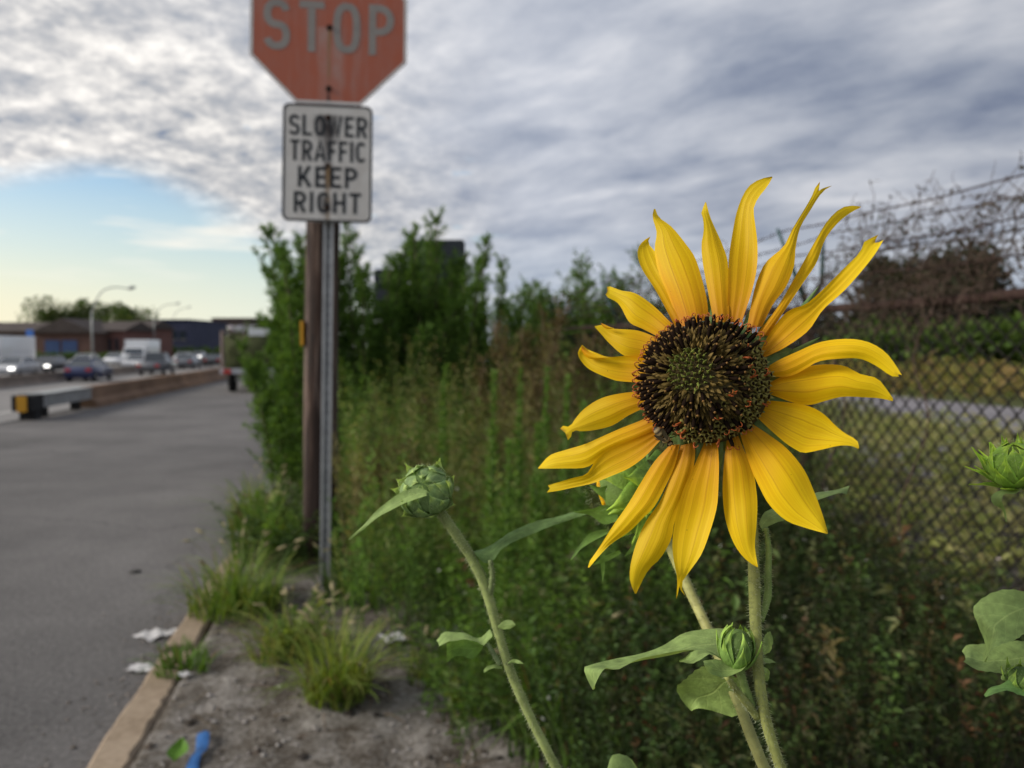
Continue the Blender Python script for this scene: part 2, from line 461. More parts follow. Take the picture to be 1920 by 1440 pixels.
# kerb: poured blocks end to end
kerb = thing('kerb', None, None, RW(-.8, 0, 0)); kerb['kind'] = 'structure'
edge = RNG.uniform(-1, 1, 400)
u = -0.5; i = 0
while u < 26:
    L = (2.62, 1.2, 3.0, 3.0, 3.0, 3.0, 3.0, 3.0, 3.0, 3.0, 3.0)[min(i, 10)]
    n = 30; b = MB()
    us_ = np.linspace(u + .012, u + L - .012, n)
    j = .007 * bumps(us_, us_ * 0, i + 20, 4, 9)
    drop = .022 * (i == 1)
    pr = [(-.872, -.05), (-.872, .048), (-.858, .062), (-.752, .064), (-.738, .05), (-.738, -.05)]
    A = np.array([[RW(s + (j[q] if s < -.8 else -j[(q * 7) % n]), us_[q], z - drop) for s, z in pr] for q in range(n)])
    b.grid(A[:, ::-1], uv=False)
    b.add(A[0], [tuple(range(6))[::-1]]); b.add(A[-1], [tuple(range(6))])
    b.build('kerb_block', M_KERB, kerb, smooth=False)
    u += L; i += 1

# lot beyond the fence
strip('gravel_lot', [(4.0, .29), (7, .292), (10.5, .29)], [1, 5, 10, 20, 40, 60], M_LOT)

# ------------------------------------------------------------------ barrier between ramp and highway
M_BROWN = mat('stained_concrete', (0.25, 0.155, 0.10), 0.9, 0.0, 1.2, (0.13, 0.08, 0.05), 0.3, 20)
M_CONC = mat('grey_concrete', (0.34, 0.33, 0.31), 0.9, 0.3, 1.5)
M_BLACK = mat('black_rubber', (0.012, 0.012, 0.013), 0.7, 0.3, 10)
M_YEL = mat('yellow_sheeting', (0.58, 0.29, 0.02), 0.5, 0.15, 10)
bar = thing('concrete_barrier', 'low brown stained concrete barrier along the ramp road', 'barrier', RW(-6.05, 17.6))
u = 17.6
while u < 74:
    b = MB()
    pr = [(-6.3, 0), (-6.28, .12), (-6.16, .2), (-6.13, .45), (-5.97, .45), (-5.94, .2), (-5.83, .12), (-5.8, 0)]
    A = np.array([[RW(s, q, z) for s, z in pr] for q in (u + .02, u + 3.58)])
    b.grid(A[:, ::-1], uv=False); b.add(A[0], [tuple(range(8))]); b.add(A[1], [tuple(range(8))[::-1]])
    b.build('barrier_section', M_BROWN, bar, smooth=False); u += 3.6
gr = thing('guard_rail', 'short low grey guard rail with black nose ending the brown barrier', 'guard rail', RW(-6.05, 16))
M_GALV = mat('galvanised_steel', (0.36, 0.37, 0.37), 0.5, 0.35, 5, metal=0.3)
du, ds, dz = RW(0, 1), RW(1, 0), np.array((0, 0, 1.0))
b = MB(); b.box(RW(-6.05, 16.35, .32), ds * .16, du * 1.2, dz * .12); b.box(RW(-6.05, 16.35, .44), ds * .2, du * 1.2, dz * .012); b.build('beam', M_GALV, gr, smooth=False)
b = MB(); b.box(RW(-6.05, 14.91, .31), ds * .17, du * .23, dz * .135); b.box(RW(-6.05, 15.0, .09), ds * .12, du * .15, dz * .09); b.build('nose', M_BLACK, gr, smooth=False)
for q in (15.5, 17.1):
    b = MB(); b.box(RW(-6.05, q, .1), ds * .08, du * .06, dz * .1); b.build('support', M_BLACK, gr, smooth=False)
b = MB(); b.box(RW(-6.05, 14.66, .30), ds * .08, du * .012, dz * .14)
yp = b.build('marker_plate', M_YEL, gr, smooth=False)
# median wall of the highway
med = thing('median_wall', 'long grey concrete median wall between the highway carriageways', 'barrier', RW(-20, 14, -.93))
for q in np.arange(14, 190, 8.0):
    b = MB()
    pr = [(-20.3, -.93), (-20.1, -.7), (-20.08, -.32), (-19.92, -.32), (-19.9, -.7), (-19.7, -.93)]
    A = np.array([[RW(s, r, z) for s, z in pr] for r in (q + .03, q + 7.97)])
    b.grid(A[:, ::-1], uv=False); b.add(A[0], [tuple(range(6))]); b.add(A[1], [tuple(range(6))[::-1]])
    b.build('wall_section', mat('median_concrete', (.27, .22, .18), .9, .4, .8) if q == 14 else bpy.data.materials['median_concrete'], med, smooth=False)

# ------------------------------------------------------------------ vehicles
def paint(name, c, rough=.3): return mat(name, c, rough, 0.08, 2, spec=.5, coat=.6)
M_GLASS = mat('dark_window_glass', (0.03, 0.04, 0.05), 0.08, 0.1, 2, spec=.8)
M_TYRE = mat('tyre_rubber', (0.015, 0.015, 0.016), 0.85, 0.2, 8)
M_RIM = mat('wheel_rim', (0.42, 0.42, 0.43), 0.35, 0.2, 8, metal=.7)
M_RED = mat('red_lens', (0.5, 0.03, 0.02), 0.3, 0.2, 8)
M_LAMP = mat('clear_lens', (0.75, 0.76, 0.78), 0.15, 0.1, 8, spec=.8)
M_WHITE = paint('white_paint', (0.74, 0.75, 0.76)); M_BLUE = paint('navy_paint', (0.012, 0.022, 0.09))
M_GREYP = paint('grey_paint', (0.13, 0.135, 0.15)); M_SILV = paint('silver_paint', (0.45, 0.46, 0.48)); M_DARK = paint('charcoal_paint', (0.03, 0.032, 0.036))
M_LIT = bpy.data.materials.new('lit_headlamp'); M_LIT.use_nodes = True
_b = M_LIT.node_tree.nodes['Principled BSDF']; _b.inputs['Emission Color'].default_value = (1, .97, .9, 1); _b.inputs['Emission Strength'].default_value = 3.0; _b.inputs['Base Color'].default_value = (.8, .8, .8, 1)
M_LITRED = bpy.data.materials.new('lit_tail_lamp'); M_LITRED.use_nodes = True
_b = M_LITRED.node_tree.nodes['Principled BSDF']; _b.inputs['Emission Color'].default_value = (1, .12, .03, 1); _b.inputs['Emission Strength'].default_value = 1.2; _b.inputs['Base Color'].default_value = (.5, .03, .02, 1)

def frame(c, toward):
    """local frame on the highway: f forward (driving), l left"""
    f = RW(0, 1) * (-1 if toward else 1); return f, np.array((-f[1], f[0], 0))
def wheels(t, c, f, l, pos, half, r):
    for a in pos:
        for q in (-1, 1):
            cc = c + f * a + l * q * half + dz * r
            b = MB(); b.lathe(cc - l * .1, l, [(r * .62, 0), (r, .02), (r, .18), (r * .62, .2)], 14); w = b.build('wheel', M_TYRE, t)
            b = MB(); b.lathe(cc - l * .105, l, [(r * .2, 0), (r * .58, .01), (r * .58, .2), (r * .2, .21)], 10); b.build('rim', M_RIM, w)
def car(name, label, s, u, body, toward=False, pick=False, z=-.93, lit=False, scale=1.0):
    c = RW(s, u, z); f, l = frame(c, toward)
    t = thing(name, label, 'car' if not pick else 'pickup truck', c, 'vehicles on the highway')
    Lh, W = 2.25 * scale, .9 * scale
    prof = [(-Lh, .35), (-Lh, .78), (-Lh + .12, .95), (-1.0, 1.0), (.9, .96), (Lh - .25, .80), (Lh, .62), (Lh, .32), (1.75, .25), (-1.75, .25)]
    if pick: prof = [(-2.6, .5), (-2.6, 1.05), (-.6, 1.06), (.95, 1.06), (2.35, 1.0), (2.6, .8), (2.6, .45), (2.0, .35), (-2.0, .35)]
    b = MB()
    n = len(prof); rows = []
    for q, sc in ((-W, .86), (-W * .96, 1), (W * .96, 1), (W, .86)):
        rows.append([c + f * x + l * (q if 1 else 0) + dz * (.62 + (zz - .62) * (sc if zz > .5 else 1)) for x, zz in prof])
    A = np.array(rows); b.add(A.reshape(-1, 3), [(i * n + j, i * n + (j + 1) % n, (i + 1) * n + (j + 1) % n, (i + 1) * n + j) for i in range(3) for j in range(n)] + [tuple(range(n))[::-1], tuple(range(3 * n, 4 * n))])
    bo = b.build('body', body, t)
    cab = [(-1.85, .96), (-1.15, 1.42), (.25, 1.44), (1.15, .95)] if not pick else [(-.65, 1.06), (-.5, 1.72), (.55, 1.74), (1.25, 1.05)]
    b = MB(); A = np.array([[c + f * x + l * q * (W * .93 if zz < 1.1 else W * .72) + dz * zz for x, zz in cab] for q in (-1, 1)])
    b.add(A.reshape(-1, 3), [(0, 1, 5, 4), (1, 2, 6, 5), (2, 3, 7, 6), (3, 0, 4, 7), (3, 2, 1, 0), (4, 5, 6, 7)])
    b.build('window', M_GLASS, t, smooth=False)
    b = MB(); x0, x1, zt = cab[1][0], cab[2][0], cab[1][1]
    b.box(c + f * (x0 + x1) / 2 + dz * (zt + .02), f * (x1 - x0) / 2 * 1.05, l * W * .74, dz * .035)
    for q in (-1, 1):
        b.tube([c + f * cab[0][0] + l * q * W * .93 + dz * cab[0][1], c + f * x0 + l * q * W * .73 + dz * zt], .045, 5)
        b.tube([c + f * cab[3][0] + l * q * W * .93 + dz * cab[3][1], c + f * x1 + l * q * W * .73 + dz * zt], .04, 5)
    b.build('roof', body, t, smooth=False)
    e = prof[0][0]
    for q in (-1, 1):
        b = MB(); b.box(c + f * (e - .005) + l * q * W * .74 + dz * .78, f * .03, l * .16, dz * .09); b.build('tail_light', M_LITRED if lit else M_RED, t, smooth=False)
        b = MB(); b.box(c + f * (-e - .02) + l * q * W * .72 + dz * .62, f * .05, l * .2, dz * .08); b.build('headlight', M_LIT if (lit and toward) else M_LAMP, t, smooth=False)
    wheels(t, c, f, l, (-1.4, 1.4), W * .9, .33)
    return t
def box_truck(name, label, s, u, toward=True, z=-.93, h=3.0, L=6.0, W=1.2, body=None):
    c = RW(s, u, z); f, l = frame(c, toward)
    t = thing(name, label, 'truck', c, 'vehicles on the highway')
    b = MB(); b.box(c + dz * (h + .9) / 2 - f * .4, f * (L / 2 - .6), l * W, dz * (h - .9) / 2); b.build('cargo_box', body or M_WHITE, t, smooth=False)
    b = MB(); b.box(c + dz * .72 - f * .2, f * L / 2, l * W * .6, dz * .14); b.build('chassis', M_DARK, t, smooth=False)
    xf = L / 2 - .9
    b = MB(); b.prism([(xf, .6), (xf, 2.2), (xf + .75, 2.15), (xf + 1.2, 1.45), (xf + 2.0, 1.3), (xf + 2.05, .6)], f, dz, c - l * W * .85, l * W * 1.7); b.build('cab', M_WHITE, t, smooth=False)
    b = MB(); b.prism([(xf + .72, 2.05), (xf + .80, 2.05), (xf + 1.22, 1.48), (xf + 1.14, 1.48)], f, dz, c - l * W * .75 + f * .02, l * W * 1.5); b.build('windscreen', M_GLASS, t, smooth=False)
    for q in (-1, 1):
        b = MB(); b.box(c + f * (xf + 2.06) + l * q * W * .62 + dz * .85, f * .03, l * .16, dz * .1); b.build('headlight', M_LAMP, t, smooth=False)
        b = MB(); b.box(c - f * (L / 2 + .23) + l * q * W * .62 + dz * .72, f * .03, l * .13, dz * .07); b.build('tail_light', M_RED, t, smooth=False)
    wheels(t, c, f, l, (-1.7, xf + 1.1), W * .85, .45)
    return t
def at_su(px, depth): return su(P(px, 650, depth))
car('sedan_car', 'dark navy car driving away behind the guard rail', *at_su(167, 50), M_BLUE, scale=.9)
car('pickup', 'dark grey pickup truck with pale roof driving beside the brown barrier', *at_su(294, 61), M_GREYP, pick=True)
car('sedan_car', 'silver oncoming car with lit headlights in front of big white truck', *at_su(28, 58), M_SILV, True, lit=True)
box_truck('box_truck', 'large white box truck at the picture\'s left edge', *at_su(2, 66), True, h=3.15, L=8.0)
box_truck('box_truck', 'smaller white box truck passing the brick houses', *at_su(266, 84), True, h=3.0, L=5.6)
car('sedan_car', 'white car just behind the navy car', *at_su(160, 82), M_WHITE, True)
car('sedan_car', 'white car behind the lamp post, between navy car and pickup', *at_su(218, 92), M_WHITE, True)
car('sedan_car', 'small white car far off, left of three lit headlights', *at_su(344, 108), M_WHITE, True)
car('sedan_car', 'charcoal car far off in the near lane', *at_su(404, 86), M_DARK)
car('sedan_car', 'dark car far off, between the pickup and the charcoal car', *at_su(352, 78), M_GREYP)
car('sedan_car', 'charcoal oncoming car beside the larger white truck', *at_su(92, 66), M_DARK, True, lit=True)
car('sedan_car', 'silver car behind the pickup, under the smaller white truck', *at_su(258, 76), M_SILV, True)
for px, d, lb in ((372, 128, 'distant silver car with lit headlights, leftmost of three'), (392, 142, 'distant silver car with lit headlights, middle of three'), (420, 158, 'distant silver car with lit headlights, rightmost of three')):
    car('sedan_car', lb, *at_su(px, d), M_SILV, True, lit=True)
# flatbed truck parked on the ramp, half behind the shrub
c = gpx(482, 737, 0.0); f, l = RW(0, 1), np.array((-RW(0, 1)[1], RW(0, 1)[0], 0))
t = thing('flatbed_truck', 'pale work truck stopped on the ramp beside the green shrub', 'truck', c, 'vehicles on the highway')
b = MB(); b.box(c + f * 2 + dz * .62, f * 2.2, l * .95, dz * .07); b.build('flatbed', M_SILV, t, smooth=False)
b = MB(); b.box(c + f * 2.2 + dz * 1.15, f * 1.9, l * .9, dz * .46); b.build('load', mat('olive_tarpaulin', (.05, .06, .02), .9, .4, 4), t)
b = MB()
for q in (-1, 1):
    b.tube([c + f * 3.9 + l * q * .92 + dz * .6, c + f * 3.9 + l * q * .92 + dz * 1.75], .05, 6); b.tube([c + f * .1 + l * q * .92 + dz * 1.72, c + f * 3.9 + l * q * .92 + dz * 1.75], .05, 6); b.tube([c + f * .1 + l * q * .92 + dz * .6, c + f * .1 + l * q * .92 + dz * 1.72], .05, 6)
b.build('rack', mat('primer_pink', (.2, .15, .13), .7, .3, 4), t, smooth=False)
b = MB(); b.prism([(4.2, .5), (4.2, 1.9), (5.2, 1.85), (5.6, 1.25), (6.4, 1.15), (6.4, .5)], f, dz, c - l * .85, l * 1.7); b.build('cab', M_WHITE, t, smooth=False)
for q in (-1, 1):
    b = MB(); b.box(c - f * .22 + l * q * .75 + dz * .62, f * .02, l * .1, dz * .06); b.build('tail_light', M_RED, t, smooth=False)
wheels(t, c, f, l, (.9, 5.3), .8, .38)

# ------------------------------------------------------------------ far buildings, lamp posts, trees
M_BRICK = mat('brown_brick', (0.13, 0.075, 0.06), 0.95, 0.35, 1.5)
M_BRICK2 = mat('red_brick', (0.19, 0.095, 0.08), 0.95, 0.3, 1.5)
M_ROOF = mat('dark_shingle', (0.075, 0.06, 0.055), 0.95, 0.35, 1.0)
M_DOOR = mat('blue_door', (0.03, 0.065, 0.17), 0.6, 0.25, 1.0)
M_NAVY = mat('navy_cladding', (0.035, 0.042, 0.085), 0.7, 0.3, .6)
M_TAN = mat('tan_render', (0.33, 0.24, 0.17), 0.9, 0.25, .6)
M_STEEL = mat('lamp_steel', (0.30, 0.32, 0.31), 0.5, 0.2, 2, metal=.4)
def building(name, label, px0, px1, ytop, d, zb, wallm, roofm, gable=0.0, depth=9, doors=(), wins=(), flat=False):
    """front face spans px0..px1 at distance d; wins/doors in fractions of the front"""
    A, B = P(px0, 650, d), P(px1, 650, d)
    A[2] = B[2] = zb; ex = unit(B - A); w = np.linalg.norm(B - A); back = np.array((-ex[1], ex[0], 0))
    H = P(0, ytop, d)[2] - zb
    t = thing(name, label, 'building', (A + B) / 2)
    b = MB(); b.box((A + B) / 2 + back * depth / 2 + dz * H / 2, ex * w / 2, back * depth / 2, dz * H / 2); b.build('wall', wallm, t, smooth=False)
    b = MB()
    if flat: b.box((A + B) / 2 + back * depth / 2 + dz * (H + .12), ex * (w / 2 + .25), back * (depth / 2 + .25), dz * .12)
    elif gable > 0: b.prism([(-.5, H + .01), (w + .5, H + .01), (w / 2, H + gable)], ex, dz, A - back * .5, back * (depth + 1))
    else: b.prism([(-.6, H + .01), (depth + .6, H + .01), (depth / 2, H - gable)], back, dz, A - ex * .5, ex * (w + 1))
    r = b.build('roof', roofm, t, smooth=False)
    for q, (x0, x1, z0, z1) in enumerate(doors):
        b = MB(); c = A + ex * w * (x0 + x1) / 2 + dz * H * (z0 + z1) / 2 - back * .03
        b.box(c, ex * w * (x1 - x0) / 2, back * .06, dz * H * (z1 - z0) / 2); dd = b.build('door', M_DOOR, t, smooth=False)
    for (x0, x1, z0, z1) in wins:
        b = MB(); c = A + ex * w * (x0 + x1) / 2 + dz * H * (z0 + z1) / 2 - back * .02
        b.box(c, ex * w * (x1 - x0) / 2, back * .05, dz * H * (z1 - z0) / 2); wn = b.build('window', M_GLASS, t, smooth=False)
        b = MB(); b.box(c - back * .03 - dz * (H * (z1 - z0) / 2 + .08), ex * (w * (x1 - x0) / 2 + .1), back * .1, dz * .06); b.build('sill', M_CONC, wn, smooth=False)
    return t
building('brick_house', 'long brown brick house with dark roof behind the large white truck', -90, 80, 622, 118, -.95, M_BRICK, M_ROOF, -1.6, wins=[(.62, .7, .45, .8), (.82, .9, .45, .8)])
building('brick_house', 'gabled brown brick house with two blue garage doors', 66, 176, 624, 108, -.95, M_BRICK, M_ROOF, 2.1, doors=[(.17, .42, .15, .75), (.46, .72, .15, .75)])
building('brick_house', 'reddish brick house right of the blue garage doors', 180, 232, 620, 112, -.95, M_BRICK2, M_ROOF, -1.5, wins=[(.2, .32, .35, .75), (.45, .57, .35, .75), (.7, .82, .35, .75)])
building('brick_house', 'reddish brick house under the tree, behind the smaller truck', 236, 276, 616, 120, -.95, M_BRICK2, M_ROOF, -1.4, wins=[(.3, .5, .35, .75)])
building('warehouse', 'navy clad flat roofed warehouse beyond the smaller white truck', 284, 356, 601, 150, -.95, M_NAVY, M_NAVY, flat=True, depth=20, doors=[(.06, .4, .0, .5)], wins=[(.5, .66, .5, .72), (.74, .9, .5, .72)])
building('shop', 'low tan and red shop right of the navy warehouse', 358, 398, 618, 175, -.95, M_TAN, mat('red_fascia', (.28, .07, .05), .7, .2, 1), flat=True, depth=14, wins=[(.1, .4, .1, .55), (.55, .85, .1, .55)])
building('shop', 'dark roofed shop with pale fascia beside the bright sign', 398, 476, 598, 190, -.95, M_ROOF, M_BRICK, flat=True, depth=16, wins=[(.1, .3, .1, .3), (.4, .6, .1, .3), (.7, .9, .1, .3)])
A = P(430, 618, 188); b = MB(); b.box(A + np.array((3.2, 0, 0)), (3.4, 0, 0), (0, .3, 0), (0, 0, 1.0))
pg = thing('fascia_sign', 'long blank pale grey fascia board right of the bright sign', 'sign', A); b.build('board', mat('pale_fascia', (.5, .5, .58), .6, .1, 1), pg, smooth=False)
M_LITSIGN = bpy.data.materials.new('lit_sign_face'); M_LITSIGN.use_nodes = True
_b = M_LITSIGN.node_tree.nodes['Principled BSDF']; _b.inputs['Base Color'].default_value = (.8, .78, .7, 1); _b.inputs['Emission Color'].default_value = (1, .93, .75, 1); _b.inputs['Emission Strength'].default_value = .55
A = P(419, 621, 170); base = A.copy(); base[2] = -.95
t = thing('pole_sign', 'bright blank lit sign box on a pole among the shops', 'sign', base)
b = MB(); b.lathe(A - np.array((0, .25, 0)), (0, 1, 0), [(1.0, 0), (1.35, .03), (1.35, .45), (1.0, .5)], 20); b.build('sign_box', M_LITSIGN, t, smooth=False)
b = MB(); b.tube([base, A - dz * 1.2], .14, 8); b.build('pole', M_STEEL, t)
A = P(56, 628, 90); base = A.copy(); base[2] = -.95
t = thing('street_sign', 'blue sign board on a pole above the large white truck', 'sign', base)
b = MB(); b.box(A, (.42, 0, 0), (0, .04, 0), (0, 0, .62)); b.build('board', mat('blue_sheeting', (.05, .16, .5), .5, .1, 1), t, smooth=False)
b = MB(); b.tube([base, A], .05, 6); b.build('pole', M_STEEL, t)
def lamp_post(label, px, py_base, d, arm_px, arm_py):
    top = P(px, arm_py + 14, d); base = top.copy(); base[2] = -.93; tip = P(arm_px, arm_py, d)
    t = thing('lamp_post', label, 'lamp post', base, 'lamp posts along the highway')
    b = MB(); b.tube([base, base * .5 + top * .5, top - dz * 1.2], [.10, .08, .06], 8); b.build('pole', M_STEEL, t)
    b = MB(); b.tube(spline([top - dz * 1.3, top * .75 + tip * .25 + dz * .1, top * .4 + tip * .6 + dz * .35, tip], 10), .055, 6); b.build('arm', M_STEEL, t)
    e = unit(tip - top); b = MB(); b.lathe(tip - e * .1, e, [(.03, 0), (.14, .15), (.16, .5), (.05, .75)], 8); b.build('lamp_head', M_STEEL, t)
lamp_post('tall lamp post standing just right of the navy car', 171, 655, 64, 240, 541)
lamp_post('distant lamp post rising over the navy warehouse', 288, 655, 120, 330, 570)
lamp_post('far lamp post between the tan shop and the bright sign', 322, 655, 150, 352, 577)

def leaf_arrays(P0, D, N, L, W, col, fold=.18, droop=0.0):
    D = unit(D); N = unit(N - D * np.sum(D * N, 1, keepdims=True)); S = np.cross(D, N)
    L = np.asarray(L)[:, None]; W = np.asarray(W)[:, None]
    tip = P0 + D * L - np.array((0, 0, 1.0)) * L * droop
    mid = P0 + D * L * .42
    V = np.stack([P0, mid - S * W / 2 + N * W * fold, tip, mid + S * W / 2 + N * W * fold], 1)
    n = len(P0); o = (np.arange(n) * 4)[:, None]
    F = np.concatenate([o + np.array((0, 3, 2)), o + np.array((0, 2, 1))], 1).reshape(-1, 3)
    return V.reshape(-1, 3), F, np.repeat(col, 4, 0)
def mixcol(cols, n, rng, jit=.25):
    c = np.asarray(cols, float); i = rng.integers(0, len(c), n); j = rng.integers(0, len(c), n); t = rng.random((n, 1))
    return np.clip((c[i] * t + c[j] * (1 - t)) * (1 + jit * rng.normal(0, 1, (n, 1))), .002, 1)
def cat_leaves(parts):
    V, F, C = [], [], []; o = 0
    for v, f, c in parts:
        V.append(v); F.append(f + o); C.append(c); o += len(v)
    return np.vstack(V), np.vstack(F), np.vstack(C)
GREENS = [(.035, .075, .012), (.06, .115, .02), (.09, .14, .03), (.045, .09, .02)]
OLIVE = [(.07, .085, .025), (.10, .11, .035), (.05, .06, .02)]
def far_tree(label, px, ytop, d, w, cols, seed, zb=-.95, n=2600, leaf=.5, group='trees behind the houses', name='broad_tree'):
    r = np.random.default_rng(seed)
    top = P(px, ytop, d); base = top.copy(); base[2] = zb; H = top[2] - zb
    t = thing(name, label, 'tree', base, group)
    b = MB(); b.tube(spline([base, base + dz * H * .3 + (.1, 0, 0), base + dz * H * .6], 6), np.linspace(.04, .015, 6) * H, 7)
    cl = []
    for q in range(16):
        a = r.uniform(0, 6.28); rr = w * .42 * math.sqrt(r.random()); zc = r.uniform(.45, .9)
        cl.append((base + np.array((math.cos(a) * rr * (1.15 - .5 * abs(zc - .55) / .35), math.sin(a) * rr * .8, H * zc)), w * r.uniform(.13, .24)))
        b.tube(spline([base + dz * H * r.uniform(.3, .5), (base + dz * H * .5 + cl[-1][0]) / 2 + (0, 0, .2), cl[-1][0]], 5), np.linspace(.012, .003, 5) * H, 5)
    b.build('trunk', M_TWIG, t)
    k = r.integers(0, len(cl), n); C0 = np.array([c[0] for c in cl])[k]; R0 = np.array([c[1] for c in cl])[k]
    dirs = unit(r.normal(0, 1, (n, 3))); rad = R0 * r.random(n) ** .45
    P0 = C0 + dirs * rad[:, None] * np.array((1, 1, .85))
    V, F, C = leaf_arrays(P0, unit(dirs + r.normal(0, .6, (n, 3))), r.normal(0, 1, (n, 3)) + (0, 0, 1), leaf * r.uniform(.6, 1.3, n), leaf * .6 * r.uniform(.6, 1.3, n), mixcol(cols, n, r))
    fastmesh('crown', V, F, C, M_FOL, t)
    return t
for i, (px, yt, d, w, lb) in enumerate(((95, 556, 135, 9, 'leafy tree rising left of the gable, over the long brick house'), (140, 566, 138, 9, 'leafy tree directly behind the gabled house'), (185, 562, 140, 9, 'leafy tree behind the lamp post and reddish house'), (222, 566, 136, 8, 'leafy tree over the reddish brick house'), (254, 570, 130, 8, 'dark tree next to the navy warehouse'))):
    far_tree(lb, px, yt, d, w, OLIVE + GREENS, 100 + i)
def hedge(label, pa, pb, d, h, depth, cols, seed, n, zb=-.95, leaf=.35):
    r = np.random.default_rng(seed); A, B = P(pa, 650, d), P(pb, 650, d); A[2] = B[2] = zb
    t = thing('hedge', label, 'hedge', (A + B) / 2)
    x = r.random(n)[:, None]; P0 = A * (1 - x) + B * x + np.stack([np.zeros(n), r.uniform(-depth, depth, n), r.random(n) ** .6 * h * (1 + .25 * np.sin(x[:, 0] * 37 + seed) + .15 * np.sin(x[:, 0] * 91))], 1)
    V, F, C = leaf_arrays(P0, unit(r.normal(0, 1, (n, 3)) + (0, 0, .5)), r.normal(0, 1, (n, 3)), leaf * r.uniform(.6, 1.3, n), leaf * .6 * r.uniform(.6, 1.3, n), mixcol(cols, n, r))
    fastmesh('foliage', V, F, C, M_FOL, t)
hedge('dark green hedge running below the brick houses', 58, 262, 100, 1.1, 1.5, GREENS, 1, 5000)
hedge('dark bushes below the navy warehouse and shops', 290, 480, 140, 1.6, 2, GREENS, 2, 4000, leaf=.5)
hedge('roadside grass bank hedge far along the ramp', 440, 560, 70, 3.2, 3, GREENS + OLIVE, 3, 6000, leaf=.35)

# ------------------------------------------------------------------ road sign and wooden post
LET = {}
def arc(cx, cy, rx, ry, a0, a1, n=12, e=2.0):
    o = []
    for q in range(n + 1):
        a = math.radians(a0 + (a1 - a0) * q / n); c, s_ = math.cos(a), math.sin(a)
        o.append((cx + rx * math.copysign(abs(c) ** (2 / e), c), cy + ry * math.copysign(abs(s_) ** (2 / e), s_)))
    return o
def glyph(ch, w, th):
    h = th / 2; x0, x1, y0, y1 = h, w - h, h, 1 - h; xm = w / 2; ym = .5
    if ch == 'S':
        r = (y1 - y0) / 4; rx = (x1 - x0) / 2
        return [(arc(xm, y1 - r, rx, r, 15, 270, 14, 2.3) + arc(xm, y0 + r, rx, r, 90, -165, 14, 2.3)[1:], 0)]
    if ch == 'T': return [([(0, y1), (w, y1)], 0), ([(xm, y1 - h), (xm, 0)], 0)]
    if ch == 'O': return [(arc(xm, ym, (x1 - x0) / 2, (y1 - y0) / 2, 0, 360, 36, 2.7)[:-1], 1)]
    if ch == 'C': return [(arc(xm, ym, (x1 - x0) / 2, (y1 - y0) / 2, 38, 322, 30, 2.7), 0)]
    if ch == 'G': return [(arc(xm, ym, (x1 - x0) / 2, (y1 - y0) / 2, 38, 345, 30, 2.7), 0), ([(xm, .42), (w, .42)], 0), ([(x1, .42), (x1, .1)], 0)]
    if ch in 'PR':
        r = (y1 - .46) / 2
        g = [([(x0, 0), (x0, 1)], 0), ([(x0 + h, y1), (x1 - r, y1)] + arc(x1 - r, y1 - r, r, r, 90, -90, 10)[1:] + [(x0 + h, y1 - 2 * r)], 0)]
        if ch == 'R': g.append(([(xm - .02, y1 - 2 * r), (x1 + .01, 0)], 0))
        return g
    if ch == 'L': return [([(x0, 0), (x0, 1)], 0), ([(x0 + h, y0), (w, y0)], 0)]
    if ch == 'E': return [([(x0, 0), (x0, 1)], 0)] + [([(x0 + h, y), (w * q, y)], 0) for y, q in ((y0, 1), (ym, .88), (y1, 1))]
    if ch == 'F': return [([(x0, 0), (x0, 1)], 0)] + [([(x0 + h, y), (w * q, y)], 0) for y, q in ((ym, .88), (y1, 1))]
    if ch == 'W': return [([(x0 - .02, 1), (w * .28, 0.02), (xm, .85), (w * .72, 0.02), (x1 + .02, 1)], 0)]
    if ch == 'A': return [([(x0 - .03, 0), (xm, .97), (x1 + .03, 0)], 0), ([(w * .26, .28), (w * .74, .28)], 0)]
    if ch == 'I': return [([(xm, 0), (xm, 1)], 0)]
    if ch == 'K': return [([(x0, 0), (x0, 1)], 0), ([(x0 + h, .36), (x1, 1)], 0), ([(x0 + w * .28, .52), (x1 + .02, 0)], 0)]
    if ch == 'H': return [([(x0, 0), (x0, 1)], 0), ([(x1, 0), (x1, 1)], 0), ([(x0 + h, ym), (x1 - h, ym)], 0)]
WID = dict(I=.2, L=.5, W=.78, E=.5, F=.5, A=.62, O=.6, G=.6, S=.58, T=.56, P=.56, R=.58, C=.58, K=.6, H=.6)
def write(text, c, ex, ey, n, height, width, th=.155, gap=.14):
    """one mesh of raised lettering centred at c, fitted to width"""
    tot = sum(WID[q] for q in text) + gap * (len(text) - 1); kx = width / (tot * height)
    b = MB(); x = -tot / 2; lay = 0
    for ch in text:
        for pts, closed in glyph(ch, WID[ch], th):
            p = np.array(pts); p = p * (kx, 1); m = len(p)
            d = np.diff(np.vstack([p, p[:1]]) if closed else p, axis=0); d = unit(d)
            nr = []
            for i in range(m):
                a = d[i - 1] if (i > 0 or closed) else d[0]; e = d[i] if i < len(d) else d[-1]
                bis = unit(a + e); nn = np.array((-bis[1], bis[0])); nr.append(nn / max(.45, abs(np.dot(nn, (-e[1], e[0])))))
            nr = np.array(nr); w2 = th / 2 * (1 + kx) / 2; lay = (lay + 1) % 5
            l_, r_ = p + nr * w2, p - nr * w2
            Q = np.stack([l_, r_], 1).reshape(-1, 2)
            top = [c + ex * (x * kx + q[0]) * height + ey * (q[1] - .5) * height + n * (.0012 + .00012 * lay) for q in Q]
            F = [(2 * i, 2 * i + 1, (2 * i + 3) % (2 * m), (2 * i + 2) % (2 * m)) for i in range(m if closed else m - 1)]
            b.add(top, F)
        x += WID[ch] + gap
    return b

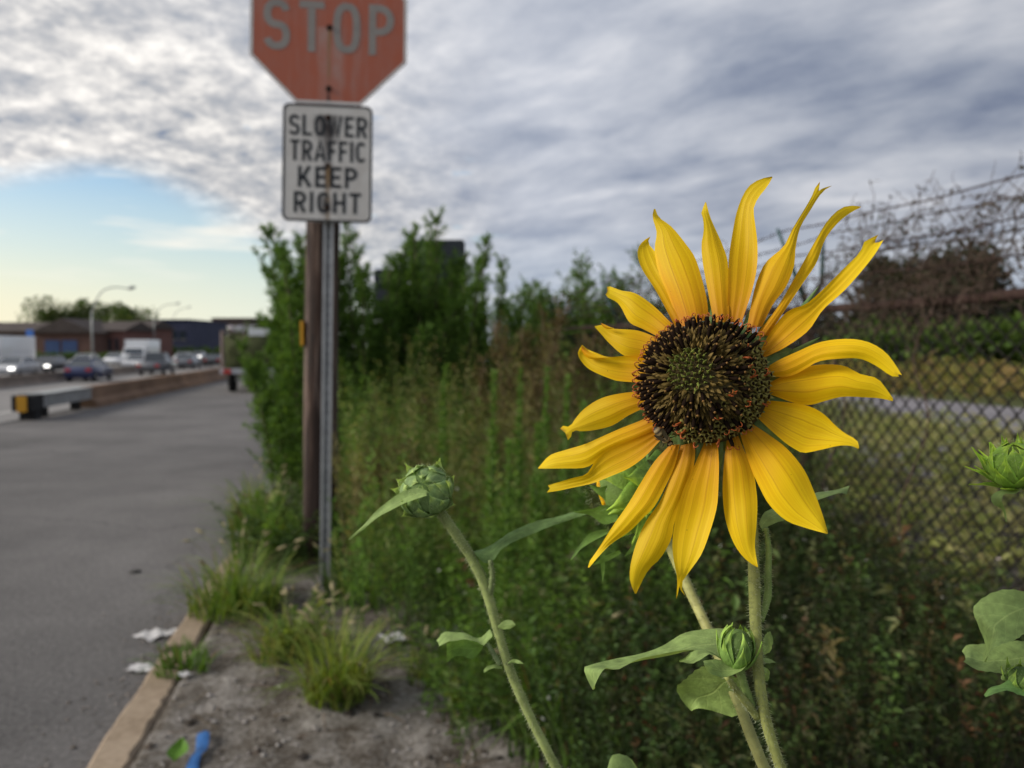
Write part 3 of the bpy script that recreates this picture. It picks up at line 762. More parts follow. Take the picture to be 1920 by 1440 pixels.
def sign_mat(name, color, stains, rough=.45, fade=None, streak_col=(.5, .46, .43), rust=(.022, .012, .009)):
    """panel paint; stains: (x, ztop, zbottom, halfwidth, kind) in the panel's own metres"""
    m = bpy.data.materials.new(name); m.use_nodes = True
    t = m.node_tree; k = NT(t); b = t.nodes['Principled BSDF']
    at = k.n('ShaderNodeTexCoord').outputs['UV']
    sp = k.n('ShaderNodeSeparateXYZ'); k.set(sp.inputs[0], at); X, Y = sp.outputs[0], sp.outputs[1]
    nz = k.noise(at, 9, 5, .6); streaks = k.noise(k.vmath('MULTIPLY', at, (22, 2.2, 1)), 1.0, 4, .6)
    c = k.mix(k.mapr(nz, .3, .7), color, fade or tuple(v * .85 for v in color))
    c = k.mix(k.mapr(streaks, .5, .75, 0, .35), c, streak_col)
    for (x, yt, yb, hw, kind) in stains:
        dx_ = k.math('ABSOLUTE', k.math('ADD', k.math('SUBTRACT', X, x), k.math('MULTIPLY', k.math('SUBTRACT', streaks, .5), hw * 2.0)))
        f = k.math('MULTIPLY', k.mapr(dx_, hw * .25, hw, 1.0, 0.0, True), k.math('MULTIPLY', k.mapr(Y, yb, yb + (.06 if kind else .3)), k.mapr(Y, yt - .004, yt + .004, 1.0, 0.0)))
        c = k.mix(k.math('MULTIPLY', k.math('MULTIPLY', f, k.mapr(nz, .3, .6, .35, 1.0)), .95 if kind else .62), c, rust if kind == 1 else ((.22, .13, .05) if kind == 2 else streak_col))
    k.set(b.inputs['Base Color'], c); b.inputs['Roughness'].default_value = rough
    b.inputs['Specular IOR Level'].default_value = .35
    return m
def rrect(w, h, r, n=6):
    o = []
    for cx, cy, a in ((w / 2 - r, h / 2 - r, 0), (-w / 2 + r, h / 2 - r, 90), (-w / 2 + r, -h / 2 + r, 180), (w / 2 - r, -h / 2 + r, 270)):
        o += [(cx + r * math.cos(math.radians(a + 90 * q / n)), cy + r * math.sin(math.radians(a + 90 * q / n))) for q in range(n + 1)]
    return o
def plate(poly, c, ex, ey, n, th, off=0.0):
    b = MB(); m = len(poly); poly = np.array(poly)
    fr = [c + ex * x + ey * y + n * off for x, y in poly]; bk = [q - n * th for q in fr]
    b.add(fr + bk, [tuple(range(m)), tuple(range(2 * m - 1, m - 1, -1))] + [(i, i + m, (i + 1) % m + m, (i + 1) % m) for i in range(m)], uv=[(x, y) for x, y in poly] * 2)
    return b
def ring(outer, inner, c, ex, ey, n, off):
    b = MB(); m = len(outer)
    V = [c + ex * x + ey * y + n * off for x, y in list(outer) + list(inner)]
    b.add(V, [(i, (i + 1) % m, (i + 1) % m + m, i + m) for i in range(m)]); return b
DS = 3.95
base = gpx(605, 1118, .09); base = P(606, 1122, DS); base[2] = .05
topp = P(619, -130, DS + .02)
sg = thing('road_sign', 'faded red STOP sign above white slower traffic sign on steel post', 'sign', base)
ey = unit(P(617, 54, DS) - P(613, 420, DS)); ex = np.array((math.cos(math.radians(6)), math.sin(math.radians(6)), -math.tan(math.radians(1.6)))); ex = unit(ex - ey * np.dot(ex, ey)); nn = np.cross(ex, ey)
M_POST = mat('galvanised_post', (0.42, 0.425, 0.43), 0.55, 0.3, 9, metal=.25, bump=.1)
ax = unit(topp - base); px_ = unit(np.cross(ax, nn))
b = MB()
up = [(-.03, .0), (-.03, -.004), (-.016, -.004), (-.012, .026), (.012, .026), (.016, -.004), (.03, -.004), (.03, 0), (.019, .002), (.015, .032), (-.015, .032), (-.019, .002)]
LP = np.linalg.norm(topp - base)
b.prism([(x_ * .86, y_) for x_, y_ in up[::-1]], -px_, -nn, base + ex * .008, ax * LP)
post = b.build('post', M_POST, sg, smooth=False)
M_HOLE = mat('hole_dark', (.01, .01, .01), .9)
b = MB()
for q in np.arange(.25, LP - .05, .0508):
    c = base + ex * .008 + ax * q - nn * .0255
    b.lathe(c, nn, [(.0045, 0), (.0045, .0008)], 8)
b.build('post_hole', M_HOLE, post, smooth=False)['kind'] = 'stuff'
cS = P(618, 53, DS) + nn * .012; R = .395 / math.cos(math.pi / 8)
oct_ = [(R * math.cos(math.radians(22.5 + 45 * i)), R * math.sin(math.radians(22.5 + 45 * i))) for i in range(8)]
M_STOP = sign_mat('faded_red_sheeting', (.37, .088, .04), [(-.03, .0, -.45, .055, 0), (.05, -.07, -.45, .04, 0), (0.002, .0, -.30, .012, 2), (0.0, -.30, -.5, .014, 1)], fade=(.34, .105, .065), streak_col=(.36, .27, .24))
sp_ = plate(oct_, cS, ex, ey, nn, .003).build('stop_panel', M_STOP, sg, smooth=False)
M_FADEDW = mat('faded_white_sheeting', (.27, .245, .225), .5, .2, 12)
M_BORD = mat('worn_white_border', (.62, .62, .60), .5, .2, 12)
ring(np.array(oct_) * .995, np.array(oct_) * .962, cS, ex, ey, nn, .0012).build('border', M_BORD, sp_, smooth=False)
write('STOP', cS + ey * .0, ex, ey, nn, .262, .655, .155, .2).build('lettering', M_FADEDW, sp_, smooth=False)
M_RUST = mat('rusty_bolt', (.035, .016, .01), .9, .5, 60)
def bolt(c, parent, r=.013):
    b = MB(); b.lathe(c, nn, [(r * 1.25, 0), (r * 1.25, .002), (r, .003), (r * .95, .009), (r * .5, .011)], 8); return b.build('bolt', M_RUST, parent, smooth=False)
bolt(cS - ey * .002, sp_); bolt(cS - ey * .315, sp_)
W2, H2 = .452, .602
cT = P(615, 308, DS) + nn * .018
M_WHITES = sign_mat('white_sheeting', (.60, .58, .55), [(.0, .25, .10, .085, 1), (0.0, .20, -.02, .032, 1), (.0, .0, -.16, .028, 1), (.005, .0, -.34, .02, 2), (-.01, -.17, -.29, .045, 1)], fade=(.50, .47, .44), streak_col=(.40, .36, .31))
tp = plate(rrect(W2, H2, .035), cT, ex, ey, nn, .003).build('traffic_panel', M_WHITES, sg, smooth=False)
M_INK = mat('black_ink', (.014, .018, .024), .55, .3, 20)
ring(rrect(W2 - .002, H2 - .002, .034), rrect(W2 - .024, H2 - .024, .026), cT, ex, ey, nn, .0012).build('border', M_INK, tp, smooth=False)
for txt, y, w in (('SLOWER', .190, .392), ('TRAFFIC', .062, .38), ('KEEP', -.072, .300), ('RIGHT', -.202, .338)):
    write(txt, cT + ey * y + ex * .002, ex, ey, nn, .108, w, .165, .15).build('lettering', M_INK, tp, smooth=False)
bolt(cT + ey * .235 + ex * 0, tp, .012); bolt(cT - ey * .01, tp, .01); bolt(cT - ey * .228, tp, .012)

# weathered wooden post behind the steel one
def wood_mat():
    m = bpy.data.materials.new('weathered_wood'); m.use_nodes = True
    t = m.node_tree; k = NT(t); b = t.nodes['Principled BSDF']
    co = k.n('ShaderNodeTexCoord').outputs['Object']
    g = k.noise(k.vmath('MULTIPLY', co, (20, 20, .9)), 1.0, 7, .65, .4)
    p2 = k.noise(k.vmath('MULTIPLY', co, (7.5, 7.5, .45)), 1.0, 4, .6)
    c = k.ramp(g, [(.38, (.012, .006, .004)), (.46, (.05, .026, .017)), (.53, (.12, .08, .062)), (.63, (.24, .185, .16))])
    c = k.mix(k.mapr(p2, .47, .53), c, (.017, .007, .0045))
    k.set(b.inputs['Base Color'], c); b.inputs['Roughness'].default_value = .9
    bn = k.n('ShaderNodeBump'); bn.inputs['Strength'].default_value = .6; bn.inputs['Distance'].default_value = .01
    k.set(bn.inputs['Height'], g); t.links.new(bn.outputs[0], b.inputs['Normal'])
    return m
DW = 4.45
wb = P(598, 1030, DW); wb[2] = .05; wt = P(607, 300, DW)
wp = thing('wooden_post', 'weathered brown wooden post behind the steel sign post', 'post', wb)
wa = unit(wt - wb); we = unit(np.array((1, .25, 0))); wn = unit(np.cross(we, wa))
n = 60; hw = .094
A = []
for q in range(n):
    c = wb + (wt - wb) * q / (n - 1); row = []
    for a in range(24):
        an = 2 * math.pi * a / 24; cx, sx = math.cos(an), math.sin(an)
        rr = hw * (1 + .035 * math.sin(5 * an + q * .13) + .025 * math.sin(11 * an + q * .07)) / max(abs(cx), abs(sx)) ** .35
        row.append(c + rr * (cx * we + sx * wn))
    A.append(row)
A = np.array(A); b = MB(); V = A.reshape(-1, 3)
b.add(V, [(i * 24 + k_, i * 24 + (k_ + 1) % 24, (i + 1) * 24 + (k_ + 1) % 24, (i + 1) * 24 + k_) for i in range(n - 1) for k_ in range(24)] + [tuple(range(24))[::-1], tuple(range((n - 1) * 24, n * 24))])
b.build('timber', wood_mat(), wp)
b = MB(); c = P(568, 625, DW - .05); b.box(c, (.008, 0, 0), (0, .03, 0), (0, 0, .07)); b.build('reflector', M_YEL, wp, smooth=False)

# dark backs of road signs behind the shrub
M_SIGNBACK = mat('dark_sign_back', (.02, .027, .035), .6, .3, 3)
def sign_back(label, x0, x1, y0, y1, d):
    a, b_ = P(x0, y0, d), P(x1, y1, d); c = (a + b_) / 2; w, h = abs(b_[0] - a[0]), abs(a[2] - b_[2])
    base = c.copy(); base[2] = .2
    t = thing('sign_board', label, 'sign', base)
    plate(rrect(w, h, .06), c, np.array((1.0, 0, 0)), dz, np.array((0, -1.0, 0)), .05).build('board', M_SIGNBACK, t, smooth=False)
    for q in (-.3, .3):
        b = MB(); b.tube([base + (q * w, .1, 0), base + (q * w, .1, c[2] - .2)], .05, 8); b.build('post', M_STEEL, t)
    for q in (-.25, .25):
        b = MB(); b.box(c + np.array((0, -.03, h * q)), (w * .46, 0, 0), (0, .03, 0), (0, 0, .05)); b.build('brace', M_SIGNBACK, t, smooth=False)
sign_back('dark back of a tall sign board behind the green shrub', 768, 872, 450, 610, 11.5)
sign_back('small dark teal sign back left of the tall board, behind shrub', 701, 766, 505, 600, 12.5)

# ------------------------------------------------------------------ chain link fence
SF = 2.2; FZ0, FZ1 = .28, 1.49
fe = thing('chain_link_fence', 'rusty chain link fence with barbed wire along the weeds', 'fence', RW(SF, 1.2, .25))
M_WIRE = mat('dark_fence_wire', (.018, .015, .014), .7, .4, 30, metal=.3)
M_RUSTP = mat('rusty_pipe', (.045, .024, .019), .9, .45, 12, bump=.3)
hh = .039; V, F = [], []; o = 0
rows = int((FZ1 - FZ0 - .02) / hh)
jj = np.arange(rows + 1)
for i in range(int(14 / hh)):
    u0 = .9 + i * hh
    sag = .012 * math.sin(i * .11) + .01 * math.sin(i * .037)
    pts = np.array([RW(SF + .012 * math.sin(q * .3 + i * .21) + (.004 if (q + i) % 2 else -.004) + sag, u0 + hh / 2 * (1 if (q + i) % 2 == 0 else -1), FZ0 + q * hh) for q in jj])
    r = .0052 if u0 < 5 else .0058
    ring_ = [np.array(du) * r, ds * r * .87 - np.array(du) * r * .5, -ds * r * .87 - np.array(du) * r * .5]
    V.append(np.stack([pts + q for q in ring_], 1).reshape(-1, 3))
    m = len(pts); k_ = np.arange(m - 1)[:, None] * 3 + o
    F.append(np.concatenate([np.concatenate([k_ + a, k_ + (a + 1) % 3, k_ + 3 + (a + 1) % 3, k_ + 3 + a], 1) for a in range(3)]))
    o += m * 3
V = np.vstack(V); fo = fastmesh('wire_mesh', V, np.vstack(F), np.ones((len(V), 3)), M_WIRE, fe, smooth=True); fo['kind'] = 'stuff'
b = MB(); q = np.linspace(.5, 15, 50); b.tube([RW(SF, u, FZ1 + .012 * math.sin(u * 1.7)) for u in q], .021, 8); b.build('top_rail', M_RUSTP, fe)
M_TEAL = mat('green_coated_post', (.02, .06, .055), .6, .3, 10)
for q in (3.67, 6.8, 9.9, 13.0):
    b = MB(); b.tube([RW(SF + .03, q, .1), RW(SF + .03, q, FZ1 + .02)], .03, 10); p_ = b.build('fence_post', M_RUSTP, fe)
    b = MB()
    for sg_ in (-1, 1): b.tube([RW(SF + .03, q, FZ1), RW(SF + .03 + sg_ * .07, q, FZ1 + .15), RW(SF + .03 + sg_ * .13 - .04, q + .03, FZ1 + .42)], [.018, .014, .007], 7)
    b.build('barbed_wire_arm', M_TEAL, p_)
for k_, (dsx, hz) in enumerate(((-.06, .15), (-.09, .27), (-.12, .40), (.16, .40), (.12, .27))):
    b = MB(); r = np.random.default_rng(50 + k_)
    us_ = np.linspace(.5, 14, 180); sagz = -.035 * np.abs(np.sin((us_ - 3.67) * math.pi / 3.1))
    b.tube([RW(SF + dsx + .006 * math.sin(u * 3 + k_), u, FZ1 + hz + s_ + .004 * math.sin(u * 9)) for u, s_ in zip(us_, sagz)], .0032, 4)
    for u in np.arange(.6, 10, .11):
        c = RW(SF + dsx, u, FZ1 + hz - .035 * abs(math.sin((u - 3.67) * math.pi / 3.1)))
        for e in range(2):
            v = unit(r.normal(0, 1, 3)) * .016; b.tube([c - v, c + v], .0016, 3)
    b.build('barbed_wire', M_RUSTP, fe)

# ------------------------------------------------------------------ the sunflowers
def c1(p): return [(x / 2.595 + 980, y / 2.595 + 300) for x, y in p]
def c2(p): return [(x / 2.595 + 980, y / 2.595 + 700) for x, y in p]
def c3(p): return [(x / 2.939 + 1060, y / 2.939 + 950) for x, y in p]
def c4(p): return [(x / 2.4 + 600, y / 2.4 + 840) for x, y in p]
def c8(p): return [(x / 2.182 + 1480, y / 2.182 + 780) for x, y in p]

def petal_mat(name='petal'):
    m = bpy.data.materials.new(name); m.use_nodes = True
    t = m.node_tree; k = NT(t); b = t.nodes['Principled BSDF']; out = t.nodes['Material Output']
    tc = k.n('ShaderNodeTexCoord'); uv = tc.outputs['UV']
    sp = k.n('ShaderNodeSeparateXYZ'); k.set(sp.inputs[0], uv); U, Vv = sp.outputs[0], sp.outputs[1]
    obj = k.n('ShaderNodeObjectInfo').outputs['Random']
    uvr = k.vmath('ADD', k.vmath('MULTIPLY', uv, (1, 1, 1)), k.comb(0.0, 0.0, k.math('MULTIPLY', obj, 37.0)))
    vein = k.noise(k.vmath('MULTIPLY', uvr, (24, .5, 1)), 1.0, 4, .6)
    c = k.ramp(k.math('ADD', Vv, k.math('MULTIPLY', k.math('SUBTRACT', vein, .5), .25)), [(0.0, (.62, .25, .002)), (.2, (.80, .43, .003)), (.5, (.89, .59, .004)), (1.0, (.92, .69, .014))])
    c = k.mix(k.mapr(vein, .35, .7), k.mix(1.0, c, (.88, .82, .70), 'MULTIPLY'), c)
    for g in (.34, .66):   # the two long grooves
        gd = k.math('ABSOLUTE', k.math('ADD', k.math('SUBTRACT', U, g), k.math('MULTIPLY', k.math('SUBTRACT', k.noise(uvr, 3.0, 2), .5), .06)))
        c = k.mix(k.math('MULTIPLY', k.mapr(gd, 0.0, .022, 1.0, 0.0), .5), c, k.mix(1.0, c, (.55, .42, .3), 'MULTIPLY'))
    c = k.mix(1.0, c, k.ramp(obj, [(0.0, 0.88), (1.0, 1.06)]), 'MULTIPLY')
    c = k.mix(k.math('MULTIPLY', k.mapr(Vv, .955, 1.0), k.mapr(k.noise(uvr, 4, 3), .45, .6, 0, .8)), c, (.22, .08, .01))
    c = k.mix(k.mapr(k.noise(tc.outputs['Object'], 60, 4, .6), .52, .72, 0, .22), c, (.70, .33, .003))
    vo = k.n('ShaderNodeTexVoronoi'); k.set(vo.inputs['Vector'], tc.outputs['Object']); vo.inputs['Scale'].default_value = 210
    sel = k.math('MULTIPLY', k.mapr(vo.outputs['Distance'], .03, .055, 1.0, 0.0), k.math('GREATER_THAN', k.n('ShaderNodeSeparateXYZ').outputs[0] if False else k.noise(tc.outputs['Object'], 120, 2), .55))
    c = k.mix(k.math('MULTIPLY', sel, .8), c, (.13, .05, .005))
    k.set(b.inputs['Base Color'], c)
    b.inputs['Roughness'].default_value = .55; b.inputs['Specular IOR Level'].default_value = .2
    bn = k.n('ShaderNodeBump'); bn.inputs['Strength'].default_value = .2; bn.inputs['Distance'].default_value = .0004
    k.set(bn.inputs['Height'], vein); t.links.new(bn.outputs[0], b.inputs['Normal'])
    tr = k.n('ShaderNodeBsdfTranslucent'); k.set(tr.inputs[0], k.mix(1.0, c, (1.0, .92, .8), 'MULTIPLY'))
    mx = k.n('ShaderNodeMixShader'); mx.inputs[0].default_value = .42
    t.links.new(b.outputs[0], mx.inputs[1]); t.links.new(tr.outputs[0], mx.inputs[2]); t.links.new(mx.outputs[0], out.inputs[0])
    return m
M_PETAL = petal_mat()
M_HAIR = leafmat('plant_hair', .5, .6)
STEM_C = (.30, .325, .10); LEAF_C = (.21, .30, .095); LEAF_Y = (.22, .31, .09); BUD_C = (.095, .19, .045)

def hairs(name, pts, rad, n, ln, parent, seed, r0=.00014, col=(.40, .44, .30)):
    r = np.random.default_rng(seed); pts = np.asarray(pts); T = unit(np.gradient(pts, axis=0))
    rad = np.broadcast_to(rad, (len(pts),))
    i = r.integers(0, len(pts) - 1, n); f = r.random(n)[:, None]
    c = pts[i] * (1 - f) + pts[i + 1] * f; t = T[i]; rr = rad[i][:, None]
    nrm = unit(np.cross(t, r.normal(0, 1, (n, 3)))); d = unit(nrm + r.normal(0, .28, (n, 3)))
    L = (ln * r.uniform(.5, 1.2, n))[:, None]
    s1 = unit(np.cross(d, t)) * r0; s2 = unit(np.cross(d, s1)) * r0
    b0 = c + nrm * rr * .96; tip = b0 + d * L - np.array((0, 0, 1)) * L * .25
    V = np.stack([b0 + s1, b0 - s1 * .5 + s2 * .87, b0 - s1 * .5 - s2 * .87, tip], 1).reshape(-1, 3)
    o = (np.arange(n) * 4)[:, None]
    F = np.concatenate([o + np.array(q) for q in ((0, 1, 3), (1, 2, 3), (2, 0, 3))], 1).reshape(-1, 3)
    h = fastmesh(name, V, F, np.tile(col, (len(V), 1)), M_HAIR, parent); h['kind'] = 'stuff'; return h
def stem(parent, px, rad, col, seed, nh=900, ln=.0016, name='stem', n=70, ground=None):
    """px: list of (x, y, depth); ground: foot of the stem"""
    p = [P(*q) for q in px]
    if ground is not None:   # straight on down to the soil below
        e, fz = p[-1], ground
        p += [e + np.array((.004, .01, -.12)), e + np.array((.008, .02, -.45)), np.array((e[0] + .01, e[1] + .03, fz))]
    pts = spline(p, n); rr = np.interp(np.linspace(0, 1, n), np.linspace(0, 1, len(rad)), rad)
    rr = rr * (1 + .03 * np.sin(np.arange(n) * 1.7 + seed))
    b = MB(); b.tube(pts, rr, 14, col=np.repeat(mixcol([col, tuple(c * .9 for c in col)], n, np.random.default_rng(seed), .05), 14, 0))
    s_ = b.build(name, M_STEMC, parent)
    if nh:
        vis = pts[:, 2] > .98
        hairs('stem_hair', pts[vis], rr[vis], nh, ln, s_, seed)
    return s_, pts
def patch(parent, L, R, dl, dr, name='leaf', col=LEAF_C, cup=.0, nu=18, nv=9, wave=.0008, edge=.0, seed=0, m=None):
    """leaf blade between two edges given in photo pixels with their own depths"""
    r = np.random.default_rng(seed)
    l3 = spline([P(x, y, d) for (x, y), d in zip(L, np.interp(np.linspace(0, 1, len(L)), np.linspace(0, 1, len(dl)), dl))], nu)
    r3 = spline([P(x, y, d) for (x, y), d in zip(R, np.interp(np.linspace(0, 1, len(R)), np.linspace(0, 1, len(dr)), dr))], nu)
    A = np.zeros((nu, nv, 3)); ph = r.uniform(0, 6, 4)
    for i in range(nu):
        t_ = i / (nu - 1); w = r3[i] - l3[i]; tang = l3[min(i + 1, nu - 1)] - l3[max(i - 1, 0)]
        nr = unit(np.cross(w, tang + 1e-9)); wl = np.linalg.norm(w)
        for j in range(nv):
            s_ = j / (nv - 1); e = 2 * s_ - 1
            off = cup * wl * (1 - e * e) + wave * (math.sin(7 * t_ + ph[0] + 2 * e) + .6 * math.sin(17 * t_ + ph[1]) * abs(e)) * min(1, 6 * t_, 6 * (1 - t_)) * 1.0
            A[i, j] = l3[i] + w * s_ + nr * off
            if edge and j in (0, nv - 1): A[i, j] += w / max(wl, 1e-9) * (-1 if j == 0 else 1) * edge * (1 if i % 2 else -.3) * min(1, 4 * t_, 4 * (1 - t_))
    b = MB(); b.grid(A, col=mixcol([col, tuple(c * 1.12 for c in col)], nu * nv, r, .03))
    return b.build(name, m or M_LEAF, parent)

# ---- main plant
foot = P(1490, 1560, .33) + (.01, .03, 0); foot[2] = .07
sf = thing('sunflower', 'open yellow sunflower with dark disc, large in front', 'sunflower', foot)
main_px = [(1345, 770, .338), (1385, 870, .341), (1408, 960, .338), (1413, 1060, .333), (1416, 1150, .33), (1421, 1250, .328), (1432, 1335, .328), (1450, 1400, .328), (1466, 1450, .328), (1490, 1560, .33)]
stem(sf, main_px, [.0026, .0023, .0022, .0023, .0026, .004, .005, .006, .007], STEM_C, 1, 2600, .0019, n=110, ground=foot[2])

# head frame: disc faces the lens, turned a little to the left and up
YAW, TILT = math.radians(25), math.radians(13)
HN = unit(np.array((-math.sin(YAW) * math.cos(TILT), -math.cos(YAW) * math.cos(TILT), math.sin(TILT))))
HX = unit(np.cross(np.array((0, 0, 1.0)), HN)); HY = np.cross(HN, HX)
HC = P(1325, 718, .32); RD = .0245; HD = .0175
def head(x, y, z): return HC + HX * x + HY * y + HN * z
def plane_depth(px, py):
    """depth at which the ray of a pixel meets the head plane"""
    e = P(px, py, 1.0) - np.array((0, 0, CAM_Z)); return np.dot(HC - np.array((0, 0, CAM_Z)), HN) / np.dot(e, HN)
def dome(r): return HD * (1 - (r / RD) ** 2.3) if r < RD else 0
b = MB(); prof = [(RD * q, dome(RD * q) - .0012) for q in np.linspace(0.02, 1, 14)] + [(RD * 1.02, -.003), (RD * .8, -.008), (RD * .3, -.012), (.002, -.013)]
b.lathe(HC, HN, prof, 40)
M_RECEP = mat('disc_base', (.07, .052, .016), .9, .5, 300)
disc = b.build('flower_head', M_RECEP, sf)
b = MB(); b.lathe(HC, HN, [(RD * 1.16, -.0075), (RD * 1.1, -.0095), (RD * .8, -.0135), (RD * .3, -.017), (.003, -.018)][::-1] + [(RD * 1.16, -.0073), (RD * .9, -.0075)], 36, col=(.13, .21, .06)); b.build('involucre', M_LEAF, disc)

PET = [  # (left edge, right edge, layer mm, slope, tip curl, notch)
 (c1([(745, 815), (650, 640), (580, 530), (558, 450), (580, 400), (618, 374)]), c1([(830, 805), (750, 640), (695, 540), (648, 450), (612, 405), (622, 372)]), 2.2, .10, .0, 0),
 (c1([(765, 815), (705, 650), (658, 535), (642, 430), (652, 355), (632, 280), (638, 238)]), c1([(905, 775), (893, 660), (845, 490), (795, 410), (725, 325), (665, 280), (646, 238)]), .8, .06, .0, 0),
 (c1([(930, 790), (903, 650), (876, 500), (870, 410), (880, 350), (878, 290), (868, 262), (888, 205)]), c1([(1005, 790), (1000, 520), (975, 420), (940, 340), (912, 275), (893, 205)]), .6, .04, .0, 0),
 (c1([(995, 790), (1000, 600), (1003, 480), (1020, 360), (1045, 240), (1090, 140), (1150, 95), (1212, 80)]), c1([(1065, 790), (1115, 640), (1140, 520), (1142, 400), (1130, 300), (1124, 235), (1150, 180), (1190, 130), (1216, 84)]), 1.2, .08, -.004, 0),
 (c1([(1090, 820), (1120, 660), (1150, 560), (1190, 490), (1270, 420), (1310, 340), (1370, 240), (1405, 180), (1420, 140), (1446, 105)]), c1([(1165, 810), (1220, 700), (1280, 620), (1320, 520), (1328, 430), (1350, 330), (1400, 245), (1440, 180), (1470, 146), (1505, 125)]), .5, .12, .004, .06),
 (c1([(1135, 850), (1230, 730), (1330, 560), (1420, 400), (1480, 300), (1540, 240), (1590, 222), (1645, 226)]), c1([(1195, 855), (1270, 740), (1370, 590), (1430, 500), (1470, 390), (1530, 310), (1590, 260), (1645, 230)]), 1.4, .2, .006, 0),
 (c1([(1150, 940), (1210, 830), (1290, 735), (1380, 700), (1470, 620), (1560, 530), (1640, 450), (1660, 400), (1733, 362)]), c1([(1180, 960), (1280, 910), (1390, 830), (1460, 730), (1560, 640), (1650, 540), (1720, 450), (1756, 388)]), .3, .0, .004, .05),
 (c1([(1150, 1050), (1215, 990), (1340, 930), (1450, 885), (1580, 870), (1680, 885), (1760, 930), (1810, 990), (1846, 1048)]), c1([(1165, 1052), (1290, 1055), (1370, 1020), (1440, 980), (1540, 967), (1640, 967), (1720, 1002), (1790, 1050), (1832, 1054)]), .2, -.05, .0, .02),
 (c1([(1145, 1115), (1230, 1068), (1340, 1018), (1440, 996), (1560, 1000), (1640, 1040), (1720, 1060), (1760, 1100), (1803, 1162)]), c1([(1145, 1117), (1230, 1150), (1330, 1185), (1400, 1192), (1480, 1170), (1560, 1152), (1660, 1155), (1740, 1160), (1800, 1174)]), 1.6, .08, .0, 0),
 (c1([(1100, 1205), (1170, 1172), (1300, 1180), (1400, 1200), (1470, 1240), (1520, 1290), (1570, 1330), (1625, 1362), (1637, 1398)]), c1([(1105, 1215), (1180, 1290), (1270, 1370), (1330, 1410), (1370, 1425), (1450, 1410), (1540, 1390), (1600, 1392), (1633, 1406)]), .6, .02, .0, 0),
 (c2([(1050, 270), (1080, 370), (1110, 460), (1150, 550), (1200, 640), (1280, 715), (1370, 750), (1480, 781)]), c2([(1100, 235), (1200, 300), (1290, 370), (1370, 470), (1420, 580), (1450, 660), (1470, 720), (1486, 778)]), .3, -.02, .0, 0),
 (c2([(995, 310), (980, 430), (973, 560), (980, 670), (1000, 760), (1040, 850), (1090, 910), (1140, 943)]), c2([(1045, 295), (1080, 380), (1115, 450), (1132, 530), (1142, 630), (1138, 740), (1130, 840), (1145, 943)]), 1.0, .0, .0, 0),
 (c2([(885, 335), (830, 460), (780, 570), (745, 700), (728, 820), (735, 910), (752, 1000), (747, 1098)]), c2([(948, 320), (955, 440), (952, 560), (945, 650), (915, 760), (870, 880), (800, 980), (772, 1030), (792, 1083)]), .3, -.03, .0, .07),
 (c2([(770, 350), (720, 500), (670, 620), (600, 720), (555, 820), (525, 930), (522, 1010), (546, 1072)]), c2([(840, 335), (835, 440), (800, 560), (760, 660), (735, 740), (722, 810), (670, 900), (610, 960), (552, 1072)]), 1.6, .02, .0, 0),
 (c2([(715, 350), (640, 430), (570, 540), (510, 640), (440, 740), (370, 850), (322, 920), (317, 944)]), c2([(765, 345), (740, 450), (690, 560), (640, 650), (590, 700), (520, 770), (430, 830), (380, 880), (323, 946)]), .7, -.02, .0, 0),
 (c2([(655, 270), (560, 310), (460, 350), (400, 380), (350, 430), (310, 490), (240, 510), (122, 545)]), c2([(675, 320), (600, 400), (520, 460), (430, 500), (340, 535), (250, 555), (180, 570), (117, 580)]), .0, -.10, .0, .02),
 (c2([(650, 195), (560, 235), (470, 270), (380, 310), (300, 345), (200, 375), (130, 400), (75, 460)]), c2([(680, 270), (560, 325), (480, 355), (400, 395), (350, 435), (300, 460), (200, 463), (77, 464)]), 2.0, -.02, .0, 0),
 (c1([(620, 1120), (480, 1135), (380, 1160), (300, 1210), (255, 1260), (228, 1296), (190, 1292), (182, 1306)]), c1([(640, 1185), (520, 1240), (440, 1290), (360, 1312), (290, 1320), (246, 1316), (236, 1345), (220, 1363)]), .4, -.06, -.003, .02),
 (c1([(640, 965), (520, 952), (420, 958), (350, 935), (312, 918), (292, 900)]), c1([(630, 1085), (480, 1077), (420, 1062), (330, 1022), (287, 982), (268, 940), (288, 900)]), .8, -.04, .0, 0),
 (c1([(690, 880), (580, 835), (520, 825), (440, 820), (400, 802), (350, 808)]), c1([(665, 985), (560, 965), (490, 950), (420, 890), (380, 845), (350, 812)]), .3, -.02, .0, 0),
 (c1([(770, 830), (720, 790), (660, 730), (600, 680), (540, 645), (480, 635), (420, 613), (410, 618)]), c1([(715, 890), (640, 850), (580, 820), (520, 790), (480, 720), (455, 690), (412, 668), (403, 655)]), 1.5, .02, .0, .02),
]
